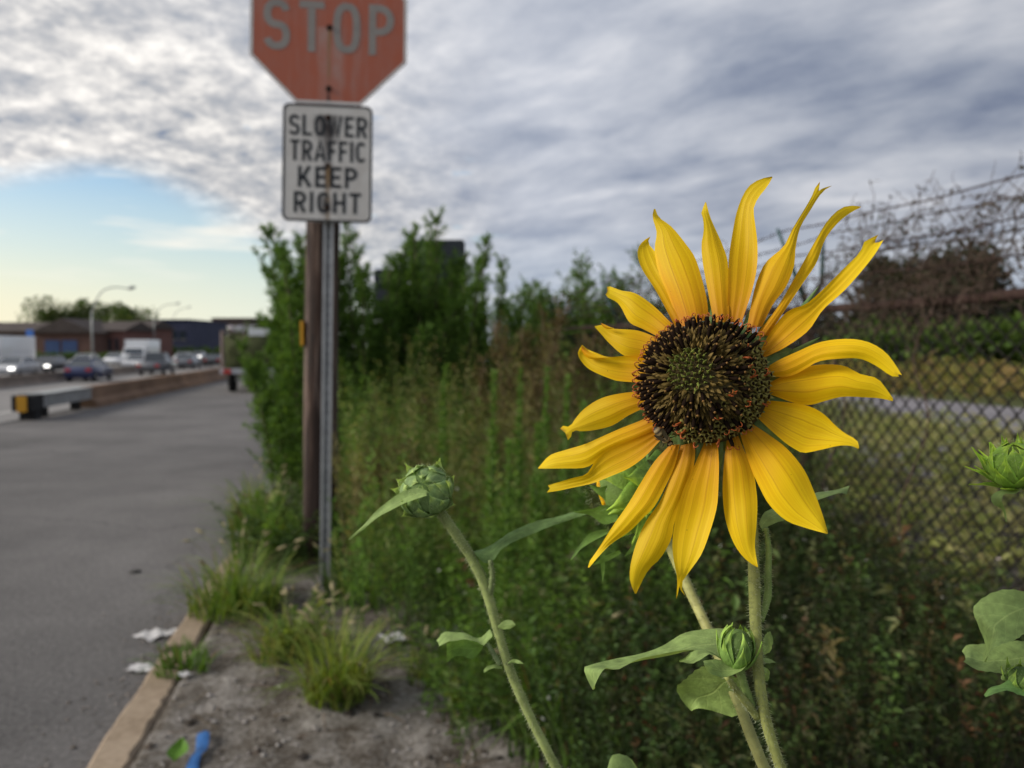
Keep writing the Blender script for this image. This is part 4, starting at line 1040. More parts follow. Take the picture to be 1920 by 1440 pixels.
def petal(i, L, R, layer, slope, curl, notch):
    nu, nv = 22, 11; l2, r2 = spline(L, nu), spline(R, nu); r = np.random.default_rng(300 + i)
    m0 = (l2[0] + r2[0]) / 2; A = np.zeros((nu, nv, 3)); ph = r.uniform(0, 6, 3)
    wmax = np.max(np.linalg.norm(r2 - l2, axis=1)) * .32 / 1440
    for a in range(nu):
        t_ = a / (nu - 1)
        wpx = np.linalg.norm(r2[a] - l2[a]) * .32 / 1440
        for q in range(nv):
            s_ = 2 * q / (nv - 1) - 1
            te = t_
            p_ = l2[a] * (1 - s_) / 2 + r2[a] * (1 + s_) / 2
            if notch and a > nu - 7:
                back = notch * (1 - abs(s_)) * ((a - (nu - 7)) / 6) ** 2
                k_ = max(0, a - back * nu); k0 = int(k_); k1 = min(k0 + 1, nu - 1); f_ = k_ - k0
                lb = l2[k0] * (1 - f_) + l2[k1] * f_; rb = r2[k0] * (1 - f_) + r2[k1] * f_
                p_ = lb * (1 - s_) / 2 + rb * (1 + s_) / 2
            rr = np.linalg.norm(p_ - m0) * .32 / 1440
            d = plane_depth(*p_) + .0022 + layer * .001 + slope * rr + curl * t_ ** 3
            d += .16 * wpx * (s_ * s_ - .4) * (1 if i % 3 else -.6)                       # cupped across
            d += .00022 * math.cos(s_ * math.pi * 3) * min(1, 3 * (1 - t_), wpx / .006)   # two grooves
            d += .0012 * math.sin(5 * t_ + ph[0]) * s_ * t_ + .0005 * math.sin(11 * t_ + ph[1] + s_)
            A[a, q] = P(p_[0], p_[1], d)
    b = MB(); b.grid(A); return b.build('petal', M_PETAL, disc)
for i, q in enumerate(PET): petal(i, *q)
# the rolled tips that show a petal's pale underside
def flap(pts_in, pts_out, seed):
    a, c = spline(pts_in, 9), spline(pts_out, 9); A = np.zeros((9, 5, 3))
    for i in range(9):
        for j in range(5):
            s_ = j / 4; p_ = a[i] * (1 - s_) + c[i] * s_
            d = plane_depth(*p_) - .0006 - .0016 * math.sin(s_ * math.pi); A[i, j] = P(p_[0], p_[1], d)
    b = MB(); b.grid(A); o = b.build('petal', M_PETAL, disc); o['label'] = 'rolled tip showing a pale underside'
flap(c1([(288, 903), (320, 930), (370, 950), (420, 960)]), c1([(285, 925), (310, 960), (360, 972), (418, 962)]), 1)
flap(c1([(380, 792), (400, 800), (425, 812), (445, 818)]), c1([(386, 805), (402, 818), (422, 822), (444, 820)]), 2)

# ---- disc florets
M_BLK = mat('anther_tube', (.014, .008, .005), .9, .3, 600, spec=.05)
M_OCH = mat('anther_tip', (.20, .10, .022), .7, .3, 800)
M_CHF = mat('chaff_scale', (.17, .112, .024), .8, .45, 700)
M_GRN = mat('young_floret', (.17, .20, .03), .7, .4, 700)
M_STG = mat('stigma', (.42, .095, .02), .6, .35, 900)
M_OPN = mat('open_floret', (.29, .255, .065), .75, .4, 700)
FM = [M_BLK, M_OCH, M_CHF, M_GRN, M_STG, M_OPN]
def fmesh(kind, seed):
    r = np.random.default_rng(seed); b = MB(); mm = .001
    def scale(x, y, h, w, m=2):
        b.add(np.array([(x - w, y, 0), (x + w, y, 0), (x + w * .7, y + .2, h * .6), (x, y + .5, h), (x - w * .7, y + .2, h * .6), (x, y - .35, h * .5)]) * mm, [(0, 1, 2, 5), (5, 2, 3), (0, 5, 4), (5, 3, 4)], m)
    def curl(sx, sy, z0, n=6, k=1.0):
        p_ = [(sx * .2, sy * .2, z0), (sx * .8, sy * .8, z0 + 1.2 * k), (sx * 1.7, sy * 1.7, z0 + 1.7 * k), (sx * 2.4, sy * 2.4, z0 + 1.0 * k), (sx * 2.2, sy * 2.2, z0 + .2 * k)]
        b.tube(spline(np.array(p_) * mm, n), np.linspace(.24, .14, n) * mm, 3, 4)
    def hook(z0, ph=0):
        p_ = [(0, 0, z0), (.25 * math.cos(ph), .25 * math.sin(ph), z0 + .7), (.9 * math.cos(ph), .9 * math.sin(ph), z0 + .9)]
        b.tube(spline(np.array(p_) * mm, 4), .13 * mm, 3, 3)
    if kind == 'green':
        b.lathe((0, 0, 0), (0, 0, 1), [(.4 * mm, 0), (.5 * mm, .8 * mm), (.32 * mm, 1.7 * mm), (.08 * mm, 2.1 * mm)], 5, 3); scale(0, -.6, 2.2, .45, 3); scale(.7, .3, 1.9, .4, 2); hook(1.6, seed); hook(1.2, seed + 2.4)
    elif kind == 'black':
        b.lathe((0, 0, 0), (0, 0, 1), [(.55 * mm, 0), (.72 * mm, 1.2 * mm), (.74 * mm, 3.6 * mm), (.42 * mm, 4.6 * mm)], 6, 0)
        b.lathe((0, 0, 4.4 * mm), (0, 0, 1), [(.3 * mm, 0), (.48 * mm, .35 * mm), (.2 * mm, .7 * mm)], 5, 1); scale(0, -1.1, 3.0, .8); scale(1.2, .3, 2.6, .6)
    elif kind == 'chaff':
        scale(0, -.6, 3.4, .9); scale(.9, .5, 3.0, .8); scale(-.9, .5, 2.7, .7)
        b.lathe((0, 0, 0), (0, 0, 1), [(.6 * mm, 0), (.62 * mm, 1.6 * mm), (.15 * mm, 2.6 * mm)], 5, 2)
    elif kind == 'stigma':
        b.lathe((0, 0, 0), (0, 0, 1), [(.55 * mm, 0), (.75 * mm, 1.4 * mm), (.74 * mm, 3.6 * mm), (.5 * mm, 4.4 * mm)], 6, 0)
        a = r.uniform(0, 6.28); curl(math.cos(a), math.sin(a), 4.2); curl(-math.cos(a), -math.sin(a), 4.2, k=.8)
    elif kind == 'open':
        b.lathe((0, 0, 0), (0, 0, 1), [(.6 * mm, 0), (.9 * mm, .9 * mm), (1.1 * mm, 1.7 * mm)], 6, 5)
        b.lathe((0, 0, 1.62 * mm), (0, 0, 1), [(.85 * mm, 0), (.8 * mm, .12 * mm)], 6, 0)
        for q in range(5):
            a = 2 * math.pi * q / 5 + seed; c_, s_ = math.cos(a), math.sin(a); w = .5
            b.add(np.array([(c_ * 1.0 - s_ * w, s_ * 1.0 + c_ * w, 1.55), (c_ * 1.0 + s_ * w, s_ * 1.0 - c_ * w, 1.55), (c_ * 1.75, s_ * 1.75, 2.5)]) * mm, [(0, 1, 2)], 5)
    elif kind == 'withered':
        b.lathe((0, 0, 0), (0, 0, 1), [(.6 * mm, 0), (.9 * mm, .9 * mm), (1.0 * mm, 1.6 * mm)], 6, 5)
        a = r.uniform(0, 6.28)
        b.tube(spline(np.array([(0, 0, 1.2), (.3 * math.cos(a), .3 * math.sin(a), 2.6), (1.1 * math.cos(a), 1.1 * math.sin(a), 3.9)]) * mm, 5), [.3 * mm, .34 * mm, .36 * mm, .3 * mm, .2 * mm], 4, 4)
        curl(math.cos(a + 1), math.sin(a + 1), 2.6, k=.8)
    o = b.build('disc_floret', FM); me = o.data; bpy.data.objects.remove(o); return me
FL = {k_: [fmesh(k_, 10 * i + q) for q in range(3)] for i, k_ in enumerate(('green', 'black', 'chaff', 'stigma', 'open', 'withered'))}
NF = 400; r = np.random.default_rng(77); spots = []
for i in range(NF):
    rr = RD * math.sqrt((i + .5) / NF) * .985; th = i * 2.399963
    q = rr / RD; x, y = rr * math.cos(th) - .0042 * (1 - q * q), rr * math.sin(th) + .0022 * (1 - q * q)
    sl = -HD * 2.3 / RD * q ** 1.3
    nrm = unit(HN - (HX * math.cos(th) + HY * math.sin(th)) * sl); out_ = HX * math.cos(th) + HY * math.sin(th)
    right = math.cos(th) * .8 - math.sin(th) * .62          # the lower right has opened first
    if q < .34: k_ = 'green'
    elif q < .60: k_ = 'black' if r.random() < .42 else 'chaff'
    elif q < .80: k_ = ('black' if r.random() < .58 else 'chaff') if right < .35 else r.choice(['chaff', 'black', 'withered', 'open'], p=[.35, .25, .15, .25])
    else:
        if right < .15: k_ = 'stigma' if q > .84 and r.random() < .75 else 'black'
        else: k_ = r.choice(['open', 'withered', 'stigma'], p=[.72, .20, .08])
    lean = 1.7 * q if k_ in ('black', 'stigma', 'chaff') else .35 * q
    ax_ = unit(nrm + out_ * lean + r.normal(0, .10, 3))
    spots.append((q, k_, head(x, y, dome(rr) - .0006), ax_, r.uniform(0, 6.28), r.uniform(1.0, 1.35)))
rest = [s_ for s_ in spots if s_[0] < .5 and s_[1] in ('green', 'chaff')]
rest = sorted(rest, key=lambda s_: s_[0])[:NF - 300]
keep = [s_ for s_ in spots if not any(s_ is q for q in rest)]
def fmat(pos, ax_, spin, sc):
    zq = Vector(ax_).to_track_quat('Z', 'Y').to_matrix().to_4x4()
    return Matrix.Translation(Vector(pos - np.array(sf.location))) @ zq @ Matrix.Rotation(spin, 4, 'Z') @ Matrix.Scale(sc, 4)
for q, k_, pos, ax_, sp, sc in keep[:300]:
    o = bpy.data.objects.new('disc_floret', FL[k_][int(sp * 7) % 3]); COL.objects.link(o); o.parent = disc; o.matrix_local = fmat(pos, ax_, sp, sc)
b = MB()
for q, k_, pos, ax_, sp, sc in rest + keep[300:]:
    me = FL[k_][int(sp * 7) % 3]; m4 = np.array(fmat(pos, ax_, sp, sc))
    vs = np.array([v.co[:] for v in me.vertices]) @ m4[:3, :3].T + m4[:3, 3] + np.array(sf.location)
    o0 = b.n; b.add(vs, [p_.vertices[:] for p_ in me.polygons])
    b.M[-len(me.polygons):] = [p_.material_index for p_ in me.polygons]
b.build('disc_floret', FM, disc)['kind'] = 'stuff'

# green bracts seen between and behind the petals
def hpt(px, py, back): return P(px, py, plane_depth(px, py) + back)
for i, (bx, by, tx, ty, w, bk) in enumerate(((1400, 620, 1410, 575, 12, .004), (1425, 640, 1445, 590, 14, .005), (1445, 665, 1535, 537, 13, .006), (1440, 670, 1487, 655, 22, .004), (1440, 690, 1538, 632, 10, .008), (1430, 745, 1475, 752, 16, .005), (1415, 770, 1482, 845, 22, .004),
                                              (1345, 830, 1350, 880, 13, .004), (1310, 830, 1305, 870, 12, .004), (1225, 770, 1195, 790, 14, .005), (1215, 725, 1190, 722, 14, .005), (1255, 645, 1232, 600, 12, .005), (1335, 595, 1328, 560, 10, .005), (1285, 815, 1268, 845, 12, .005), (1240, 800, 1215, 860, 14, .008), (1395, 800, 1420, 870, 14, .006), (1360, 600, 1375, 560, 12, .007))):
    p0, p1 = np.array((bx, by), float), np.array((tx, ty), float); d = unit(p1 - p0); nx = np.array((-d[1], d[0])); L = np.linalg.norm(p1 - p0)
    rows_ = []
    for t_ in np.linspace(0, 1, 9):
        c_ = p0 - d * 14 + d * (L + 14) * t_; wd = w * (1 - t_ ** 1.6) * (.75 + .6 * t_) + .3
        rows_.append([hpt(*(c_ + nx * wd * s_), bk + .003 * t_ * t_ - .0006 * (1 - s_ * s_)) for s_ in (-1, -.5, 0, .5, 1)])
    b = MB(); b.grid(np.array(rows_), col=mixcol([(.10, .18, .05), (.14, .22, .08)], 45, RNG, .05)); b.build('bract', M_LEAF, disc)

# leaves of the main plant
patch(sf, c3([(985, 730), (930, 690), (860, 672), (760, 680), (660, 705), (580, 750), (520, 775), (400, 805), (250, 840), (130, 868), (98, 890), (120, 950), (150, 1008)]),
      c3([(985, 850), (900, 825), (840, 812), (760, 796), (700, 790), (620, 800), (480, 825), (400, 850), (300, 902), (240, 892), (212, 888), (180, 940), (152, 1010)]), [.352, .362, .362, .355, .345, .340], [.336, .333, .330, .325, .320, .322], 'leaf', LEAF_C, .06, 34, 11, .0006, .0003, 5)
patch(sf, c3([(900, 930), (830, 880), (740, 890), (660, 950), (613, 1000), (640, 1065), (690, 1124)]), c3([(1010, 985), (975, 1060), (940, 1152), (860, 1140), (780, 1110), (730, 1108), (694, 1127)]), [.352, .372, .38], [.352, .372, .375], 'leaf', LEAF_Y, .08, 24, 11, .0006, .0004, 6)
patch(sf, c3([(1018, 850), (940, 872), (870, 850), (800, 838), (760, 850)]), c3([(1016, 853), (960, 905), (880, 937), (800, 927), (762, 868)]), [.326, .322], [.318, .312], 'leaf', LEAF_C, .05, 16, 9, .0004, .0002, 7)
patch(sf, c3([(870, 828), (780, 792), (710, 798), (660, 830), (625, 846)]), c3([(862, 842), (800, 815), (740, 840), (700, 864), (630, 854)]), [.330, .332], [.324, .322], 'leaf', LEAF_C, .05, 14, 7, .0003, .0002, 8)
patch(sf, c3([(1085, 800), (1090, 740), (1105, 700), (1127, 688)]), c3([(1092, 818), (1130, 795), (1146, 745), (1130, 688)]), [.338, .345], [.338, .345], 'leaf', LEAF_C, .03, 12, 7, .0003, .0002, 9)
patch(sf, c3([(1085, 830), (1120, 838), (1158, 856)]), c3([(1085, 862), (1120, 862), (1157, 860)]), [.333, .333], [.33, .33], 'leaf', LEAF_C, .03, 8, 5, .0002, 0, 10)
patch(sf, c3([(1085, 880), (1110, 890), (1128, 912), (1122, 945)]), c3([(1088, 960), (1102, 962), (1114, 958), (1122, 947)]), [.345, .35], [.345, .35], 'leaf', LEAF_Y, .03, 8, 5, .0002, 0, 11)
patch(sf, c3([(1000, 690), (1030, 700), (1060, 720)]), c3([(960, 800), (1000, 800), (1040, 800)]), [.356, .352], [.345, .342], 'leaf', LEAF_C, .05, 10, 7, .0004, 0, 12)
patch(sf, c2([(1148, 735), (1172, 682), (1212, 658), (1280, 640), (1350, 612), (1430, 582), (1520, 570), (1592, 545)]), c2([(1168, 770), (1200, 742), (1280, 712), (1340, 680), (1430, 615), (1510, 592), (1560, 586), (1576, 592)]), [.335, .352, .362], [.333, .345, .355], 'leaf', LEAF_C, .08, 22, 9, .0004, .0002, 13)
stem(sf, [(1436, 990, .334), (1441, 1030, .335), (1440, 1080, .334), (1439, 1120, .333), (1426, 1165, .331)], [.0010, .0013, .0015, .0017, .0014], LEAF_Y, 2, 260, .0013, 'leaf_stalk', 26)
stem(sf, [(1362, 1268, .322), (1385, 1300, .325), (1408, 1328, .328), (1420, 1345, .329)], [.0012, .0014, .0017, .0018], STEM_C, 3, 120, .0012, 'leaf_stalk', 20)
stem(sf, [(1388, 1258, .330), (1398, 1290, .330), (1412, 1325, .330), (1424, 1350, .330)], [.0012, .0014, .0017, .0018], (.19, .26, .12), 4, 120, .0012, 'leaf_stalk', 20)

def bract(parent, core, axis, side, th0, th1, R, phi, w, flare, tip, col, seed, nu=11, nv=7, squash=1.0):
    """pointed scale lying on a bud: from polar angle th0 (stalk side 0) to th1, then a free tip"""
    r = np.random.default_rng(seed); axis = unit(axis); e1 = unit(np.cross(axis, side)); e2 = np.cross(axis, e1); A = np.zeros((nu, nv, 3))
    for i in range(nu):
        t_ = i / (nu - 1); th = th0 + (th1 - th0) * t_; lift = R * (1 + flare * t_ ** 2.5)
        wd = w * (math.sin(math.pi * (.22 + .78 * t_)) ** .8 * (1 - t_ ** 3) + .015)
        for j in range(nv):
            s_ = 2 * j / (nv - 1) - 1; ph = phi + s_ * wd / max(.35, math.sin(th))
            rad = lift * (1.0 + .06 * (1 - s_ * s_)) + tip * max(0, t_ - .72) ** 1.5 * 3
            A[i, j] = core + (-axis * math.cos(th) * squash + (e1 * math.cos(ph) + e2 * math.sin(ph)) * math.sin(th)) * rad
    cc = mixcol([col, tuple(c * 1.2 for c in col)], nu * nv, r, .04).reshape(nu, nv, 3); cc[:, 0] *= 1.55; cc[:, -1] *= 1.55; cc[-3:] *= np.array((1.7, 1.55, 1.3))
    b = MB(); b.grid(A, col=np.clip(cc, 0, .8).reshape(-1, 3)); return b.build('bract', M_LEAF, parent)
def bud(plant, core, axis, R, rings, col, seed, ccol=(.12, .2, .05), squash=.9):
    b = MB(); b.lathe(core - unit(axis) * R * squash * .98, axis, [(R * .96 * math.sin(q) + 1e-4, R * .96 * squash * (1 - math.cos(q))) for q in np.linspace(.05, math.pi - .03, 14)], 18, col=ccol)
    h = b.build('bud', M_LEAF, plant); k_ = 0
    for (n_, th0, th1, grow, w, flare, tip, off) in rings:
        for q in range(n_):
            r_ = random.Random(seed * 97 + k_)
            bract(h, core, axis, np.array((.31, .21, .93)), th0 + r_.uniform(-.08, .08), th1 + r_.uniform(-.15, .15), R * grow * r_.uniform(.97, 1.03), off + 2 * math.pi * q / n_ + r_.uniform(-.12, .12), w * r_.uniform(.85, 1.15), flare + r_.uniform(-.06, .1), tip * R, col, seed + k_, squash=squash); k_ += 1
    n_ = 420; g = np.random.default_rng(seed); dd = unit(g.normal(0, 1, (n_, 3))); p0 = core + dd * R * 1.06; tp_ = p0 + unit(dd + g.normal(0, .5, (n_, 3))) * R * .14; sd_ = unit(np.cross(dd, g.normal(0, 1, (n_, 3)))) * .00009
    V = np.stack([p0 - sd_, p0 + sd_, tp_], 1).reshape(-1, 3); hr = fastmesh('bud_hair', V, np.arange(n_ * 3).reshape(-1, 3), np.tile((.45, .5, .36), (n_ * 3, 1)), M_HAIR, h); hr['kind'] = 'stuff'
    return h
# small bud on the main stem
bud(sf, P(1382, 1215, .326), (.02, -.1, 1), .0068, [(5, .5, 2.75, 1.0, .5, .05, .10, 0), (6, .6, 2.5, 1.06, .5, .06, .18, .5), (6, .5, 2.0, 1.12, .42, .25, .3, .2)], (.16, .27, .06), 3, squash=1.25)
stem(sf, [(1383, 1243, .327), (1392, 1275, .328), (1410, 1325, .329)], [.0022, .0017, .0018], LEAF_Y, 15, 60, .0012, 'bud_stalk', 16)

# ---- bee
def bee():
    c = P(1246, 821, plane_depth(1246, 821) - .0052)
    fwd = unit(P(1262, 838, .3) - P(1232, 806, .3)); fwd = unit(fwd + HN * -.15); upv = unit(HN - fwd * np.dot(HN, fwd)); sd = np.cross(fwd, upv)
    t = thing('bee', 'small brown striped bee clinging to the lower left disc edge', 'bee', c)
    mm = .001; b = MB()
    fur, blk, tan_ = (.22, .15, .07), (.012, .008, .006), (.34, .25, .12)
    prof = [(.15, -6.2), (.9, -5.7), (1.5, -4.9), (1.8, -3.9), (1.9, -2.9), (1.75, -1.9), (1.2, -1.1), (.75, -.8), (1.3, -.4), (1.75, .4), (1.8, 1.1), (1.5, 1.9), (.8, 2.4), (.6, 2.6), (1.25, 2.9), (1.45, 3.5), (1.2, 4.1), (.4, 4.5)]
    cols = [blk, blk, tan_, blk, tan_, blk, tan_, blk, fur, fur, tan_, fur, blk, blk, fur, tan_, blk, blk]
    n = len(prof); V, C = [], []
    for (rr, z), cc in zip(prof, cols):
        bend = -.05 * (z + 1) ** 2 * .35
        for q in range(12):
            a = 2 * math.pi * q / 12; V.append(c + (fwd * z + upv * (bend + .9 * rr * math.sin(a)) + sd * rr * math.cos(a)) * mm); C.append(cc)
    F = [(i * 12 + q, i * 12 + (q + 1) % 12, (i + 1) * 12 + (q + 1) % 12, (i + 1) * 12 + q) for i in range(n - 1) for q in range(12)] + [tuple(range(12))[::-1], tuple(range((n - 1) * 12, n * 12))]
    b.add(V, F, col=np.array(C))
    for s_ in (-1, 1):
        for z, fz in ((1.6, 1.6), (.7, .2), (-.1, -1.8)):
            b.tube(spline([c + (fwd * z + sd * s_ * 1.2 - upv * 1.0) * mm, c + (fwd * (z + fz * .4) + sd * s_ * 2.6 - upv * .6) * mm, c + (fwd * (z + fz) + sd * s_ * 3.4 - upv * 2.6) * mm], 6), np.linspace(.22, .1, 6) * mm, 4, col=blk)
        b.tube(spline([c + (fwd * 4.2 + sd * s_ * .4 + upv * .3) * mm, c + (fwd * 5.2 + sd * s_ * 1.0 + upv * .8) * mm, c + (fwd * 6.2 + sd * s_ * 1.3 + upv * .1) * mm], 5), .09 * mm, 3, col=blk)
    b.build('body', leafmat('bee_body', .02, .6, 900), t)
    M_W = mat('bee_wing', (.09, .065, .04), .25, .2, 300, spec=.6)
    for s_ in (-1, 1):
        b = MB(); A = np.array([[c + (fwd * (.8 - 5.2 * t_) + sd * s_ * (.6 + 1.5 * t_ + (w - .5) * 1.7 * math.sin(math.pi * (.12 + .8 * t_))) + upv * (1.9 + .3 * t_ - .2 * w)) * mm for w in (0, .33, .66, 1)] for t_ in np.linspace(0, 1, 8)])
        b.grid(A, col=(.2, .16, .11)); b.build('wing', M_W, t)
    for s_ in (-1, 1):
        b = MB(); b.lathe(c + (fwd * 3.2 + sd * s_ * 1.0 + upv * .35) * mm, sd * s_, [(.5 * mm, -.1 * mm), (.45 * mm, .3 * mm), (.15 * mm, .5 * mm)], 8); b.build('eye', M_BLK, t)
bee()

# ---- plant with a closed bud on the left
DL = .415
foot = P(1080, 1540, .41) + (.01, .03, 0); foot[2] = .07
lp = thing('sunflower', 'sunflower with a closed round green bud, left of the open flower', 'sunflower', foot, 'budding sunflowers')
spx = [(812, 938, DL), (843, 985, DL), (875, 1031, DL - .002), (900, 1078, DL - .003), (917, 1124, DL - .004), (933, 1180, DL - .005), (950, 1240, DL - .006), (975, 1302, DL - .007), (1004, 1365, DL - .008), (1045, 1446, DL - .008), (1080, 1540, DL - .005)]
stem(lp, spx, [.0027, .0024, .0023, .0025, .0025, .0026, .003, .004, .005, .006], (.29, .35, .12), 5, 2200, .0019, n=100, ground=foot[2])
bud(lp, P(799, 920, DL - .004), unit(P(785, 895, DL - .03) - P(812, 938, DL)), .0130, [(6, 1.7, 3.0, .94, .42, .04, .35, 0), (6, 1.3, 2.7, 1.02, .42, .08, .4, .4), (7, 1.0, 2.3, 1.07, .40, .10, .4, .1), (7, .6, 1.8, 1.12, .38, .12, .35, .3)], (.20, .30, .115), 21, squash=.74)
patch(lp, c4([(480, 190), (440, 180), (380, 195), (310, 235), (255, 280), (190, 350), (128, 412)]), c4([(480, 215), (440, 225), (380, 250), (320, 280), (265, 312), (200, 360), (130, 414)]), [.398, .402, .405], [.393, .398, .405], 'leaf', LEAF_C, .1, 22, 7, .0004, 0, 31)
patch(lp, c4([(690, 465), (740, 450), (800, 420), (870, 375), (960, 335), (1060, 310), (1140, 285), (1212, 288)]), c4([(700, 480), (745, 520), (785, 500), (810, 460), (880, 415), (980, 378), (1090, 335), (1212, 294)]), [.414, .418, .425], [.408, .41, .42], 'leaf', (.13, .215, .07), .08, 24, 9, .0004, .0002, 32)
stem(lp, [(919, 1050, .409), (923, 1075, .409), (921, 1100, .410), (914, 1125, .411)], [.0012, .0014, .0016, .0015], (.20, .255, .10), 6, 160, .0014, 'leaf_stalk', 18)
patch(lp, c4([(765, 815), (715, 850), (640, 835), (560, 830), (524, 865)]), c4([(775, 850), (735, 890), (690, 865), (610, 868), (530, 895)]), [.42, .425], [.408, .404], 'leaf', LEAF_C, .06, 16, 9, .0005, .0002, 33)
patch(lp, c4([(735, 888), (690, 868), (610, 866), (570, 880)]), c4([(730, 905), (690, 945), (620, 935), (572, 965)]), [.404, .402], [.408, .406], 'leaf', (.15, .27, .06), .05, 14, 7, .0004, 0, 34)
stem(lp, [(913, 1205, .409), (925, 1225, .409), (937, 1245, .409)], [.0011, .0013, .0014], (.2, .27, .12), 7, 60, .0012, 'leaf_stalk', 12)
patch(lp, c4([(800, 800), (830, 776), (862, 776), (880, 795)]), c4([(806, 815), (830, 816), (858, 812), (879, 798)]), [.405, .4], [.405, .4], 'leaf', LEAF_C, .1, 10, 7, .0002, 0, 35)
patch(lp, c4([(845, 965), (870, 950), (895, 955), (915, 970)]), c4([(848, 975), (870, 965), (890, 970), (914, 972)]), [.405, .4], [.405, .4], 'leaf', LEAF_C, .1, 10, 5, .0002, 0, 36)
patch(lp, c4([(820, 985), (790, 976), (755, 980), (736, 1000)]), c4([(820, 995), (790, 990), (762, 998), (738, 1012)]), [.405, .4], [.403, .398], 'leaf', LEAF_C, .1, 10, 5, .0002, 0, 37)

# ---- plant whose head turns away behind the open flower
DB = .43
foot = P(1460, 1540, .355) + (.01, .03, 0); foot[2] = .07
bp = thing('sunflower', 'sunflower bud with orange petal tips behind the open flower', 'sunflower', foot, 'budding sunflowers')
spx = [(1205, 935, DB), (1235, 980, DB - .005), (1265, 1045, DB - .015), (1285, 1090, DB - .025), (1308, 1140, DB - .035), (1330, 1185, DB - .045), (1352, 1240, .375), (1374, 1292, .365), (1392, 1335, .358), (1410, 1385, .352), (1434, 1446, .35), (1460, 1540, .355)]
stem(bp, spx, [.0028, .0026, .0026, .0026, .0027, .0027, .0028, .0032, .0042, .0055, .006], (.36, .36, .13), 8, 1500, .0017, n=100, ground=foot[2])
bax = unit(np.array((-.86, .22, -.34))); bc = P(1176, 922, DB - .004)
hb = bud(bp, bc, bax, .0215, [(8, .9, 2.1, 1.0, .42, .12, .3, .2), (8, .55, 1.75, 1.05, .44, .18, .45, .5), (8, .25, 1.35, 1.09, .42, .25, .5, 0)], (.19, .32, .05), 51, (.15, .24, .05), squash=.75)
for i in range(15):
    a = 2 * math.pi * i / 15; e1 = unit(np.cross(bax, (0, 0, 1.0))); e2 = np.cross(bax, e1); d_ = e1 * math.cos(a) + e2 * math.sin(a); o_ = np.cross(bax, d_)
    A = np.array([[bc + bax * (.010 + .008 * t_ - .004 * t_ * t_) + d_ * (.013 + .006 * t_ - .012 * t_ ** 2) + o_ * s_ * .0035 * math.sin(math.pi * (.2 + .75 * t_)) for s_ in (-1, 0, 1)] for t_ in np.linspace(0, 1, 8)])
    b = MB(); b.grid(A); b.build('petal', M_PETAL, hb)
patch(bp, c2([(420, 760), (370, 765), (310, 790), (265, 850), (232, 908)]), c2([(425, 775), (390, 790), (350, 815), (290, 850), (235, 908)]), [.425, .42], [.42, .415], 'leaf', (.17, .30, .06), .08, 16, 7, .0003, 0, 41)
patch(bp, c2([(340, 545), (380, 555), (440, 540), (500, 560)]), c2([(322, 545), (370, 590), (430, 640), (490, 650)]), [.412, .412], [.415, .412], 'leaf', (.17, .30, .06), -.06, 12, 9, .0003, 0, 42)
patch(bp, c2([(250, 672), (330, 662), (400, 640), (470, 650)]), c2([(250, 676), (330, 690), (390, 735), (460, 720)]), [.412, .408], [.415, .41], 'leaf', (.17, .30, .06), -.06, 12, 9, .0003, 0, 43)
patch(bp, c2([(470, 860), (400, 890), (340, 930)]), c2([(480, 875), (410, 915), (342, 934)]), [.42, .415], [.42, .415], 'leaf', (.17, .30, .06), .05, 9, 5, .0002, 0, 44)
patch(bp, c2([(375, 880), (380, 940), (388, 1012)]), c2([(400, 880), (400, 950), (390, 1012)]), [.42, .415], [.42, .415], 'leaf', (.17, .30, .06), .05, 9, 5, .0002, 0, 45)
patch(bp, c2([(560, 780), (530, 840), (495, 890)]), c2([(575, 790), (545, 860), (498, 892)]), [.42, .415], [.42, .415], 'leaf', (.17, .30, .06), .05, 9, 5, .0002, 0, 46)
patch(bp, c2([(700, 430), (670, 380), (640, 370), (600, 400)]), c2([(660, 470), (640, 430), (610, 420), (590, 440)]), [.42, .42], [.418, .415], 'leaf', (.14, .26, .05), .05, 9, 7, .0002, 0, 47)

# ---- plant at the right edge
DRT = .36
foot = P(1950, 1550, .36) + (.01, .03, 0); foot[2] = .07
rp = thing('sunflower', 'sunflower with a spiky opening bud at the right picture edge', 'sunflower', foot, 'budding sunflowers')
stem(rp, [(1912, 896, DRT), (1945, 930, DRT), (1962, 990, DRT), (1958, 1100, DRT), (1945, 1250, DRT - .005), (1935, 1400, DRT - .005), (1950, 1550, DRT)], [.0026, .0022, .0022, .0024, .0028, .004, .006], STEM_C, 9, 500, .0018, n=80, ground=foot[2])
bud(rp, P(1903, 872, DRT - .004), unit(np.array((-.30, -.25, .8))), .0108, [(7, 1.7, 3.05, .97, .5, .05, .3, .2), (8, 1.1, 2.6, .99, .4, .1, .5, 0), (9, .8, 2.3, 1.03, .42, .12, .7, .4), (9, .5, 1.95, 1.08, .4, .2, .8, .1), (9, .3, 1.5, 1.12, .32, .35, .8, .3)], (.22, .37, .055), 71, (.2, .29, .05), squash=.85)
patch(rp, c8([(945, 275), (905, 300), (860, 305), (825, 330), (835, 360), (870, 380), (885, 432)]), c8([(960, 290), (925, 318), (880, 318), (868, 345), (875, 365), (885, 385), (888, 433)]), [.352, .35], [.347, .347], 'leaf', LEAF_C, .1, 16, 7, .0002, 0, 61)
patch(rp, c8([(1040, 745), (960, 715), (880, 712), (800, 745), (752, 790), (775, 860), (795, 930), (792, 1004)]), c8([(1060, 800), (1010, 860), (960, 890), (920, 915), (880, 930), (850, 945), (820, 970), (797, 1005)]), [.362, .37, .36], [.352, .345, .342], 'leaf', LEAF_C, .05, 24, 11, .0006, .0003, 62)
